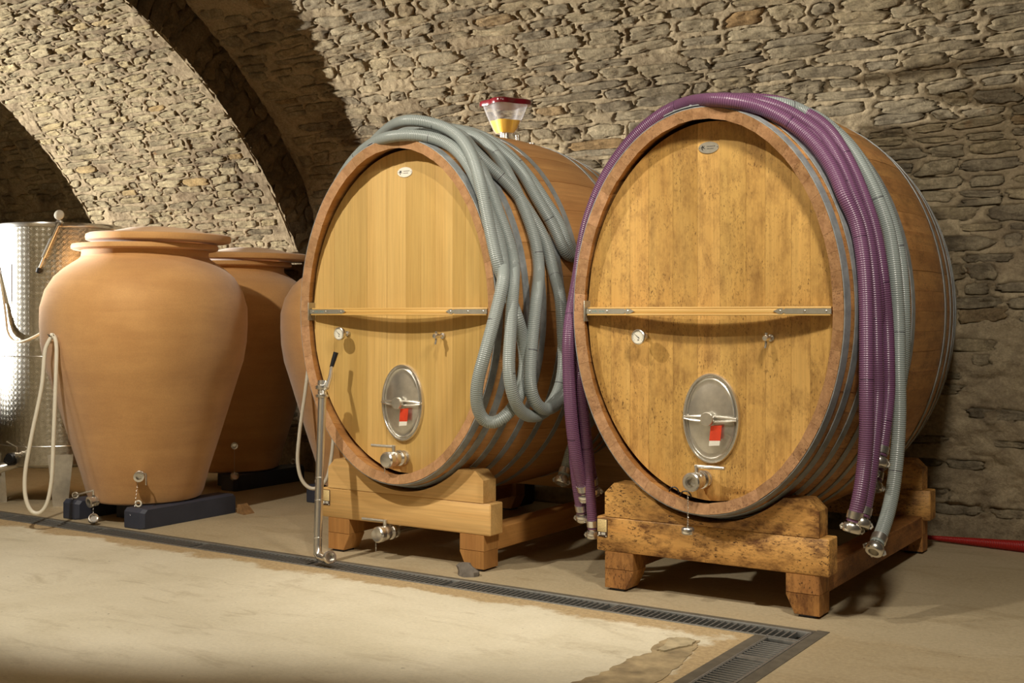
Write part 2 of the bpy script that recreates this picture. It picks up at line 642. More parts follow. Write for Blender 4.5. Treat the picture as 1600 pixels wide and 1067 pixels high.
class Profile:
    def __init__(self, pts, smooth=0.0):
        p = np.array(pts)
        s = np.r_[0, np.cumsum(np.hypot(*np.diff(p, axis=0).T))]
        n = int(s[-1] / 0.02)
        t = np.linspace(0, s[-1], n)
        y = np.interp(t, s, p[:, 0])
        z = np.interp(t, s, p[:, 1])
        if smooth:
            k = int(smooth / 0.02) | 1
            ker = np.hanning(k + 2)[1:-1]
            ker /= ker.sum()

            def sm(a):
                e = np.r_[2 * a[0] - a[k:0:-1], a, 2 * a[-1] - a[-2:-k - 2:-1]]
                return np.convolve(e, ker, 'same')[k:-k]
            y, z = sm(y), sm(z)
        self.t, self.y, self.z = t, y, z
        dy, dz = np.gradient(y), np.gradient(z)
        L = np.hypot(dy, dz)
        self.ny, self.nz = -dz / L, dy / L      # towards the room

    def at(self, t, h):
        Y = np.interp(t, self.t, self.y)
        Z = np.interp(t, self.t, self.z)
        a = np.interp(t, self.t, self.ny)
        b = np.interp(t, self.t, self.nz)
        return Y + a * h, Z + b * h


def arc(R, a0, a1, n=80):
    return [(VC_Y + R * math.cos(a), VC_Z + R * math.sin(a)) for a in np.linspace(a0, a1, n)]


a_k = math.acos((WALL_Y - VC_Y) / R_BAY)
BAY = Profile([(WALL_Y, -0.05), (WALL_Y, VC_Z + R_BAY * math.sin(a_k))] + arc(R_BAY, a_k + 0.02, math.radians(72)), 0.9)
RIB = Profile(arc(R_RIB, math.asin((-0.05 - VC_Z) / R_RIB), math.radians(72)))


def vnoise(x, y, seed):
    x = np.asarray(x, float) + 1000.0
    y = np.asarray(y, float) + 1000.0
    xi, yi = np.floor(x).astype(np.int64), np.floor(y).astype(np.int64)
    fx, fy = x - xi, y - yi
    fx, fy = fx * fx * (3 - 2 * fx), fy * fy * (3 - 2 * fy)

    def h(a, b):
        q = (a * 374761393 + b * 668265263 + seed * 974711) & 0xffffffff
        q = ((q ^ (q >> 13)) * 1274126177) & 0xffffffff
        return ((q ^ (q >> 16)) & 0xffff) / 32767.5 - 1.0
    return (h(xi, yi) * (1 - fx) + h(xi + 1, yi) * fx) * (1 - fy) + (h(xi, yi + 1) * (1 - fx) + h(xi + 1, yi + 1) * fx) * fy


def lay_stones(s0, s1, t0, t1, seed, hmin, hmax, wmin, wmax, keep):
    r = np.random.default_rng(seed)
    out = []
    t = t0
    while t < t1:
        hh = r.uniform(hmin, hmax)
        s = s0 - r.uniform(0, wmax)
        while s < s1:
            w = r.uniform(wmin, wmax) * (1.35 if r.random() < 0.12 else 1.0)
            cs, ct = s + w / 2, t + hh / 2
            ct += 0.035 * float(vnoise(cs * 0.7, ct * 0.9, seed)) + r.normal(0, 0.006)
            p = keep(cs, ct)
            if s0 + w * 0.25 < cs < s1 - w * 0.25 and r.random() < p:
                if r.random() < 0.1 and hh > 0.085:      # two thin ones instead of one
                    for q in (-1, 1):
                        out.append(dict(s=cs, t=ct + q * hh * 0.25, a=w / 2 - 0.006, b=hh * 0.25 - 0.004))
                else:
                    out.append(dict(s=cs, t=ct, a=w / 2 - r.uniform(0.004, 0.030), b=hh / 2 - r.uniform(0.003, 0.017)))
            s += w
        t += hh
    for k, d in enumerate(out):
        d['b'] = max(d['b'], 0.016)
        d['a'] = max(0.03, min(d['a'], (s1 - d['s']) / 1.15, (d['s'] - s0) / 1.15))
        d['ang'] = r.normal(0, 0.035)
        d['off'] = r.uniform(-0.011, 0.004)
        d['seed'] = int(seed * 1000 + k)
        d['n'] = r.uniform(3.5, 8.0)
        d['skew'] = r.normal(0, 0.3)
    return out


def rho(d, th):
    n = d['n']
    c, s = np.abs(np.cos(th)), np.abs(np.sin(th))
    base = 1.0 / (c ** n + s ** n) ** (1.0 / n)
    x, y = np.cos(th) * 1.7 + 7, np.sin(th) * 1.7 + 7
    return base * (0.96 + 0.15 * vnoise(x, y, d['seed']) + 0.12 * vnoise(x * 3.1, y * 3.1, d['seed'] + 5) + 0.07 * vnoise(x * 7.3, y * 7.3, d['seed'] + 8))


def low(s, t, seed):
    return 0.014 * vnoise(s * 1.6, t * 2.0, seed + 1) + 0.007 * vnoise(s * 5, t * 6, seed + 2)


def lump(s, t, seed, lower):
    k = np.clip((lower - t) / 0.35, 0, 1) if lower else 0.0
    fine = 0.006 * vnoise(s * 13, t * 24, seed + 3) + 0.004 * vnoise(s * 42, t * 55, seed + 4)
    rough = 0.022 * vnoise(s * 6, t * 10, seed + 6) + 0.016 * np.abs(vnoise(s * 15, t * 22, seed + 7))
    return fine + rough * k


def wall_field(name, prof, s0, s1, t0, t1, res, stones, seed, mat, lower=0.0, parent=None):
    ns, nt = int((s1 - s0) / res) + 1, int((t1 - t0) / res) + 1
    S, T = np.meshgrid(np.linspace(s0, s1, ns), np.linspace(t0, t1, nt))
    H = low(S, T, seed) + lump(S, T, seed, lower)
    ds, dt = (s1 - s0) / (ns - 1), (t1 - t0) / (nt - 1)
    for d in stones:
        m = 1.3
        i0, i1 = int((d['s'] - d['a'] * m - s0) / ds), int((d['s'] + d['a'] * m - s0) / ds) + 2
        j0, j1 = int((d['t'] - d['b'] * m - 0.02 - t0) / dt), int((d['t'] + d['b'] * m + 0.02 - t0) / dt) + 2
        i0, j0, i1, j1 = max(0, i0), max(0, j0), min(ns, i1), min(nt, j1)
        if i1 <= i0 or j1 <= j0:
            continue
        u, v = S[j0:j1, i0:i1] - d['s'], T[j0:j1, i0:i1] - d['t']
        p, q = u * math.cos(d['ang']) + v * math.sin(d['ang']), -u * math.sin(d['ang']) + v * math.cos(d['ang'])
        p = p - d['skew'] * q
        th = np.arctan2(q / d['b'], p / d['a'])
        rr = np.hypot(p, q)
        edge = rho(d, th) * np.hypot(np.cos(th) * d['a'], np.sin(th) * d['b'])
        gap = 0.008 * np.clip(0.05 + 1.1 * vnoise(np.cos(th) * 1.3 + 3, np.sin(th) * 1.3 + 3, d['seed'] + 9), -1.2, 1)
        k = np.clip((edge + gap - rr) / 0.010 + 0.5, 0, 1)
        H[j0:j1, i0:i1] -= 0.026 * k * k * (3 - 2 * k)
    Y, Z = prof.at(T, H)
    V = np.stack([S, Y, Z], -1).reshape(-1, 3)
    idx = np.arange(ns * nt).reshape(nt, ns)
    F = np.stack([idx[:-1, :-1], idx[:-1, 1:], idx[1:, 1:], idx[1:, :-1]], -1).reshape(-1, 4)
    me = bpy.data.meshes.new(name)
    me.vertices.add(len(V))
    me.vertices.foreach_set('co', V.astype(np.float32).ravel())
    me.loops.add(len(F) * 4)
    me.loops.foreach_set('vertex_index', F.astype(np.int32).ravel())
    me.polygons.add(len(F))
    me.polygons.foreach_set('loop_start', np.arange(len(F), dtype=np.int32) * 4)
    me.polygons.foreach_set('use_smooth', np.ones(len(F), dtype=bool))
    me.update(calc_edges=True)
    me.materials.append(M[mat])
    o = bpy.data.objects.new(name, me)
    COL.objects.link(o)
    ORG[o.name] = (0, 0, 0)
    if parent is not None:
        o.parent = parent
    return o


NSEG = 26
RINGS = [(1.0, 0), (0.955, 1), (0.84, 2), (0.55, 2), (0.25, 2)]


def stone_geo(d, prof, seed, lower=0.0):
    th = np.linspace(0, 2 * PI, NSEG, endpoint=False)
    th = np.arctan2(np.sin(th) * 0.75, np.cos(th))
    R = rho(d, th)
    vs = []
    rough = 0.010 if d['b'] > 0.03 else 0.007
    for sc, lev in RINGS:
        p = np.cos(th) * d['a'] * R * sc
        q = np.sin(th) * d['b'] * R * sc
        p = p + d['skew'] * q
        u = p * math.cos(d['ang']) - q * math.sin(d['ang']) + d['s']
        v = p * math.sin(d['ang']) + q * math.cos(d['ang']) + d['t']
        base = low(u, v, seed) + d['off']
        if lev == 0:
            h = base - 0.030
        else:
            h = base + (0.0 if lev == 1 else 0.006) + rough * vnoise(u * 16, v * 26, d['seed']) * (0.5 if lev == 1 else 1) \
                + 0.006 * vnoise(u * 45, v * 60, d['seed'] + 2)
        Y, Z = prof.at(v, h)
        vs += list(zip(u, Y, Z))
    c = low(d['s'], d['t'], seed) + d['off'] + 0.006
    Y, Z = prof.at(d['t'], c)
    vs.append((d['s'], float(Y), float(Z)))
    fs = []
    for i in range(len(RINGS) - 1):
        for j in range(NSEG):
            k = (j + 1) % NSEG
            fs.append((i * NSEG + j, i * NSEG + k, (i + 1) * NSEG + k, (i + 1) * NSEG + j))
    o = (len(RINGS) - 1) * NSEG
    for j in range(NSEG):
        fs.append((o + j, o + (j + 1) % NSEG, len(vs) - 1))
    return vs, fs


def in_view(x, y, z):
    d = -math.sin(YAW) * x + math.cos(YAW) * y
    r = math.cos(YAW) * x + math.sin(YAW) * y
    return abs(r / d) < 0.44 and -0.33 < (z - 1.35) / d < 0.28, d


def place_stones(stones, prof, seed, wall, mat, limit=300):
    rank = []
    for d in stones:
        Y, Z = prof.at(d['t'], 0.0)
        v, dist = in_view(d['s'], float(Y), float(Z))
        rank.append(((d['a'] * d['b'] / dist ** 2) * (1 if v else 0.001), d))
    rank.sort(key=lambda q: -q[0])
    rest = MB()
    for k, (w, d) in enumerate(rank):
        vs, fs = stone_geo(d, prof, seed)
        if k < limit:
            mb = MB()
            mb.add([(x - d['s'], y, z) for x, y, z in vs], fs)
            me = bpy.data.meshes.new('stone')
            me.from_pydata(mb.v, [], mb.f)
            me.materials.append(M[mat])
            me.polygons.foreach_set('use_smooth', [True] * len(me.polygons))
            o = bpy.data.objects.new('stone', me)
            COL.objects.link(o)
            o.parent = wall
            o.location = (d['s'], 0, 0)
        else:
            rest.add(vs, fs)
    if rest.v:
        o = rest.build('remaining_stones', mat, wall, 60)
        tag(o, kind='stuff')


T_TOP = float(BAY.t[-1]) - 0.02
# back wall bay behind the casks


def keep_bay(s, t):
    if t < 1.35:
        return 0.30 if s > -3 else 0.42
    return 0.94


bay_stones = lay_stones(X_RIB + 0.02, 0.3, 0.1, 4.75, 21, 0.066, 0.112, 0.14, 0.42, keep_bay)
for d in bay_stones:
    if d['t'] < 1.45:
        d['off'] -= 0.006
wall_back = wall_field('wall_back', BAY, X_RIB, 0.4, 0.0, 4.8, 0.0125, bay_stones, 21, 'mortar', 1.5)
tag(wall_back, 'rough coursed rubble stone wall curving up into the vault behind the casks', None, None, 'structure')
place_stones(bay_stones, BAY, 21, wall_back, 'wall_stone')

# the thick rib of the vault above the amphorae
rib_stones = lay_stones(X_RIB2, X_RIB - 0.005, 0.3, 4.6, 33, 0.050, 0.086, 0.12, 0.36, lambda s, t: 0.95)
wall_rib = wall_field('wall_rib', RIB, X_RIB2, X_RIB, 0.0, 4.7, 0.0125, rib_stones, 33, 'mortar_rib', 0.0)
tag(wall_rib, 'pale rubble stone underside of the broad vault rib above the clay jars', None, None, 'structure')
place_stones(rib_stones, RIB, 33, wall_rib, 'rib_stone')

# far bay left of the rib
far_stones = lay_stones(-12.5, X_RIB2, 1.5, 4.0, 45, 0.075, 0.12, 0.16, 0.36, lambda s, t: 0.9)
wall_left_bay = wall_field('wall_left', BAY, -18.0, X_RIB2, 0.0, 4.8, 0.03, far_stones, 45, 'mortar', 0.0)
tag(wall_left_bay, 'shadowed stone vault bay at the far left edge', None, None, 'structure')
place_stones(far_stones, BAY, 45, wall_left_bay, 'wall_stone', 60)

# side faces of the rib, with radial voussoirs on the face that shows
mb = MB()
for x in (X_RIB - 0.03, X_RIB2 + 0.03):
    n = 60
    ring = []
    for a in np.linspace(-0.045, math.radians(75), n):
        ring.append(((x, VC_Y + (R_RIB - 0.0) * math.cos(a), VC_Z + R_RIB * math.sin(a)),
                     (x, VC_Y + (R_BAY + 0.25) * math.cos(a), VC_Z + (R_BAY + 0.25) * math.sin(a))))
    vs = [p for r in ring for p in r]
    mb.add(vs, [(2 * i, 2 * i + 1, 2 * i + 3, 2 * i + 2) for i in range(n - 1)])
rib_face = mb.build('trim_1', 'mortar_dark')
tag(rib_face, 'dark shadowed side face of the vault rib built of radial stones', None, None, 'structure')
r_ = np.random.default_rng(5)
a = 0.05
while a < math.radians(74):
    da = r_.uniform(0.075, 0.16) / R_RIB
    cuts = [R_RIB - 0.004, R_BAY + 0.12] if r_.random() < 0.45 else [R_RIB - 0.004, R_RIB + r_.uniform(0.14, 0.3), R_BAY + 0.12]
    for q in range(len(cuts) - 1):
        g = 0.004
        r0, r1 = cuts[q] + (g if q else 0), cuts[q + 1] - g
        b0, b1 = a + g / R_RIB, a + da - g / R_RIB
        nr_, na_ = 6, 4
        mb = MB()
        vs = []
        sd = int(r_.integers(1, 9999))
        for i in range(nr_ + 1):
            for j in range(na_ + 1):
                rr = r0 + (r1 - r0) * i / nr_
                aa = b0 + (b1 - b0) * j / na_ + 0.012 * float(vnoise(i * 0.7, j * 0.1, sd)) * (0 if i == 0 else 1)
                e = i in (0, nr_) or j in (0, na_)
                hx = (-0.022 if e and not i == 0 else 0.002) + 0.016 * float(vnoise(rr * 19, aa * R_RIB * 19, sd)) + 0.008 * float(vnoise(rr * 45, aa * R_RIB * 45, sd))
                vs.append((X_RIB + hx, VC_Y + rr * math.cos(aa), VC_Z + rr * math.sin(aa)))
        W = na_ + 1
        mb.add(vs, [(i * W + j, i * W + j + 1, (i + 1) * W + j + 1, (i + 1) * W + j) for i in range(nr_) for j in range(na_)])
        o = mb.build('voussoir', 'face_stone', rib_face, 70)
    a += da

# crown of the vault, the opposite side and the two ends (behind and beside the camera)
mb = MB()
z_top = BAY.z[-1]
half = [(BAY.y[-1] + 0.06, z_top - 0.06)] + arc(R_BAY, math.radians(72), math.radians(90), 8)[1:]
other = [(2.3 - (p[0] - VC_Y), p[1]) for p in reversed(arc(R_BAY, math.radians(20), math.radians(90), 20))]
prof = half + other
xs = list(np.linspace(-18, 5, 34))
W = len(prof)
vs = [(x, y, z) for x in xs for y, z in prof]
mb.add(vs, [(i * W + j, i * W + j + 1, (i + 1) * W + j + 1, (i + 1) * W + j) for i in range(len(xs) - 1) for j in range(W - 1)])
tag(mb.build('ceiling', 'mortar'), 'crown of the stone barrel vault', None, None, 'structure')
mb = MB()
yb, zb = prof[-1]
mb.box(-18, 5, yb - 0.25, yb + 0.02, -0.05, zb + 0.02)
tag(mb.build('wall_front', 'mortar'), 'stone wall opposite the casks behind the viewer', None, None, 'structure')
for nm, x in (('wall_end_left', -17.9), ('wall_end_right', 5.0)):
    mb = MB()
    mb.box(x - 0.2, x, -2.2, 8.2, -0.05, 4.6)
    tag(mb.build(nm, 'mortar'), 'end wall of the cellar outside the view', None, None, 'structure')
mb = MB()
pts = [(x, float(y), float(z)) for x in (0.36, 5.0) for y, z in zip(BAY.y[::6], BAY.z[::6])]
W = len(BAY.y[::6])
mb.add(pts, [(j, j + 1, W + j + 1, W + j) for j in range(W - 1)])
tag(mb.build('wall_right', 'mortar'), 'stone wall beyond the right edge of the view', None, None, 'structure')

# ------------------------------------------------------------------ floor with drain channels
DY0, DY1 = 4.815, 4.972      # long drain (inner clear width plus frame)
DX0, DX1 = -1.872, -1.725    # cross drain
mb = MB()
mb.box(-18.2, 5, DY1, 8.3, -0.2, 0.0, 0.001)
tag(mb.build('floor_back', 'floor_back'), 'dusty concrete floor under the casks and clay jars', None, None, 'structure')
mb = MB()
mb.box(-18.2, DX0, -2.2, DY0, -0.2, 0.0, 0.001)
tag(mb.build('floor', 'floor_front'), 'pale worn concrete floor in front of the drain', None, None, 'structure')
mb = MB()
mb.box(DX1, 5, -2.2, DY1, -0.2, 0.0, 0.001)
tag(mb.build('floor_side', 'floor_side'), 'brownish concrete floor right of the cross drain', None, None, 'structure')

drain = thing('floor_drain', (-1.8, 4.89, -0.1), 'long dark steel drain channel crossing the concrete floor', 'drain')
mb = MB()
mb.box(-13, DX1, DY0 + 0.001, DY1 - 0.001, -0.16, -0.10, 0.001)
mb.box(DX0 + 0.001, DX1 - 0.001, -2.1, DY0, -0.16, -0.10, 0.001)
mb.build('channel', 'channel_dark', drain)
mb = MB()
for y0, y1, xe in ((DY0 + 0.0005, DY0 + 0.009, DX0), (DY1 - 0.009, DY1 - 0.0005, DX1)):
    mb.box(-13, xe, y0, y1, -0.12, 0.004, 0.001)
for x0, x1 in ((DX0 + 0.0005, DX0 + 0.009), (DX1 - 0.009, DX1 - 0.0005)):
    mb.box(x0, x1, -2.1, DY0, -0.12, 0.004, 0.001)
mb.box(DX1 - 0.009, DX1 - 0.0005, DY0, DY1 - 0.001, -0.12, 0.004, 0.001)
mb.build('channel_frame', 'grate_steel', drain)
mb = MB()
mb.box(DX0 - 0.05, DX0 - 0.0005, -2.1, DY0 - 0.0, -0.02, 0.0025, 0.001)
mb.box(DX1 + 0.0005, DX1 + 0.055, -2.1, DY1 + 0.05, -0.02, 0.0025, 0.001)
mb.box(-13, DX1, DY1 + 0.0005, DY1 + 0.035, -0.02, 0.0025, 0.001)
mb.build('concrete_edge', 'frame_concrete', drain)

bar_mb = MB()
bar_mb.box(-0.0035, 0.0035, -0.062, 0.062, -0.022, 0.0, 0.0008)
bar_me = bar_mb.mesh('bar', ['grate_steel'])


def grate(xa, xb, label):
    g = thing('drain_grate', ((xa + xb) / 2, (DY0 + DY1) / 2, 0.001), label, 'grate', 'steel grates over the drains')
    mb = MB()
    for y in (DY0 + 0.0095, DY1 - 0.0135):
        mb.box(xa + 0.003, xb - 0.003, y, y + 0.004, -0.024, 0.003, 0.0008)
    for x in (xa + 0.004, xb - 0.009):
        mb.box(x, x + 0.005, DY0 + 0.0135, DY1 - 0.0135, -0.024, 0.002, 0.0008)
    mb.build('grate_frame', 'grate_steel', g)
    n = int((xb - xa - 0.03) / 0.0295)
    for k in range(n):
        o = bpy.data.objects.new('bar', bar_me)
        COL.objects.link(o)
        o.parent = g
        o.location = (-(xb - xa) / 2 + 0.022 + k * 0.0295, 0, 0.0)


GL = ['rightmost grate of the long drain, ending at the corner before the stained cask',
      'drain grate in the long row in front of the gap between the two casks',
      'drain grate in front of the small grey stone and right end of the clean cradle',
      'drain grate under the foot of the leaning steel pipe',
      'drain grate between the leaning pipe and the front clay jar',
      'drain grate directly in front of the front clay jar support blocks',
      'drain grate at the far left below the steel tank']
for k in range(7):
    grate(-1.735 - (k + 1) * 0.905, -1.735 - k * 0.905, GL[k])
cb_mb = MB()
cb_mb.box(-0.060, 0.060, -0.0035, 0.0035, -0.022, 0.0, 0.0008)
cb_me = cb_mb.mesh('bar', ['grate_steel'])
for ya, yb_, lab in ((4.48, DY0, 'short grate at the corner where the two drains meet'),
                     (3.575, 4.48, 'cross drain grate running towards the viewer at the lower edge'),):
    g = thing('drain_grate', ((DX0 + DX1) / 2, (ya + yb_) / 2, 0.001), lab, 'grate', 'steel grates over the drains')
    mb = MB()
    for x in (DX0 + 0.0095, DX1 - 0.0135):
        mb.box(x, x + 0.004, ya + 0.002, yb_ - 0.002, -0.024, 0.003, 0.0008)
    for y in (ya + 0.003, yb_ - 0.022):
        mb.box(DX0 + 0.0135, DX1 - 0.0135, y, y + 0.016, -0.024, 0.002, 0.0008)
    mb.build('grate_frame', 'grate_steel', g)
    for k in range(int((yb_ - ya - 0.05) / 0.0285)):
        o = bpy.data.objects.new('bar', cb_me)
        COL.objects.link(o)
        o.parent = g
        o.location = (0, -(yb_ - ya) / 2 + 0.028 + k * 0.0285, 0.0)

# broken-away patch of floor topping beside the cross drain
pts = [(-2.207, 4.552), (-2.14, 4.60), (-2.073, 4.593), (-2.05, 4.50), (-2.02, 4.36), (-1.99, 4.2), (-1.976, 3.986), (-1.96, 3.6),
       (-2.2, 3.55), (-2.225, 3.829), (-2.19, 4.02), (-2.204, 4.199), (-2.17, 4.333), (-2.2, 4.45)]
def ragged(pts, amp, seed):
    r = random.Random(seed)
    out = []
    for i, (x, y) in enumerate(pts):
        x2, y2 = pts[(i + 1) % len(pts)]
        for k in range(6):
            t = k / 6
            out.append((x + (x2 - x) * t + r.uniform(-amp, amp), y + (y2 - y) * t + r.uniform(-amp, amp)))
    return out


pts = ragged(pts, 0.009, 2)
mb = MB()
mb.loft([[(x, y, 0.0005) for x, y in pts], [(x, y, 0.003) for x, y in pts]], cap0=False)
tag(mb.build('floor_patch', 'floor_patch'), 'darker broken patch in the floor left of the cross drain', None, None, 'structure')
pts = [(-2.19, 4.545), (-2.14, 4.585), (-2.085, 4.575), (-2.07, 4.5), (-2.1, 4.43), (-2.125, 4.36), (-2.155, 4.36), (-2.16, 4.45)]
pts = ragged(pts, 0.005, 3)
mb = MB()
mb.loft([[(x, y, 0.002) for x, y in pts], [(x, y, 0.010) for x, y in pts]], cap0=False)
tag(mb.build('floor_flake', 'floor_flake'), 'loose flat flake of grey screed on the broken patch', None, None, 'structure')

# ------------------------------------------------------------------ oval casks
CZ, A0, B0, YF, YR, YM, BULGE = 1.362, 0.665, 0.93, 5.1, 7.1, 6.1, 0.12
RIM = 0.05


def swell(y):
    return BULGE * (1 - ((y - YM) / 1.0) ** 2)


def arc_angles(n, a, b):
    t = np.linspace(0, 2 * PI, 4001)
    x, z = a * np.cos(t), b * np.sin(t)
    s = np.r_[0, np.cumsum(np.hypot(np.diff(x), np.diff(z)))]
    return np.interp(np.linspace(0, s[-1], n + 1), s, t)


def head_depth(x):
    return YF + 0.055 + 0.07 * (1 - (x / (A0 - RIM)) ** 2)


def ball_valve(name, parent, o, hand, pipe=0.0, handle_len=0.13, open_end=True, chain=0.0, cap=True):
    """o: point on the wood; the valve points to -Y"""
    x, y, z = o
    ax = (0, -1, 0)
    mb = MB()
    k_ = 1.28
    prof = [(0.030, 0.0), (0.030, 0.008), (0.020, 0.010), (0.020, 0.026), (0.033, 0.028), (0.035, 0.034), (0.033, 0.042), (0.024, 0.044),
            (0.026, 0.052), (0.031, 0.060), (0.031, 0.086), (0.026, 0.094), (0.028, 0.098), (0.034, 0.100), (0.034, 0.124), (0.030, 0.128)]
    if open_end:
        prof += [(0.021, 0.128), (0.019, 0.10), (0.001, 0.10)]
    else:
        prof += [(0.028, 0.131), (0.012, 0.133), (0.001, 0.133)]
    mb.lathe([(a * k_, b * k_) for a, b in prof], o, ax, 24)
    if pipe:
        mb.tube([(x, y - 0.01, z), (x, y + pipe * 0.7, z), (x, y + pipe * 0.93, z + 0.02), (x, y + pipe, z + 0.10), (x, y + pipe, z + 0.26)], 0.019, 14)
    v = mb.build(name, 'stainless', parent)
    mb = MB()
    mb.lathe([(0.011, 0.0), (0.011, 0.034), (0.009, 0.036)], (x, y - 0.094, z + 0.037), (0, 0, 1), 14)
    mb.tube([(x - hand * 0.008, y - 0.094, z + 0.066), (x + hand * handle_len * 1.15, y - 0.094 - handle_len * 0.12, z + 0.068)], 0.0085, 10)
    mb.build('valve_handle', 'stainless_dull', v)
    if chain:
        mb = MB()
        n = int(chain / 0.011)
        cx, cy = x - 0.02, y - 0.148
        for k in range(n):
            q = (0.0035, 0.0) if k % 2 else (0.0, 0.0035)
            zz = z - 0.042 - k * 0.011
            mb.tube([(cx - q[0], cy - q[1], zz), (cx - q[0] * 0.6, cy - q[1] * 0.6, zz - 0.009), (cx + q[0] * 0.6, cy + q[1] * 0.6, zz - 0.009),
                     (cx + q[0], cy + q[1], zz), (cx - q[0] * 0.6, cy - q[1] * 0.6, zz + 0.002)], 0.0011, 5)
        mb.build('chain', 'stainless_dull', v)
        if cap:
            mb = MB()
            zz = z - 0.042 - chain
            mb.lathe([(0.004, 0.014), (0.005, 0.004), (0.026, 0.002), (0.031, -0.004), (0.031, -0.022), (0.027, -0.028), (0.001, -0.028)], (cx, cy, zz), (0, 0, 1), 22)
            mb.build('blanking_cap', 'stainless', v)
    return v


def oval(cx, cy, cz, a, b, n=48):
    return [(cx + a * math.cos(2 * PI * k / n), cy, cz + b * math.sin(2 * PI * k / n)) for k in range(n)]


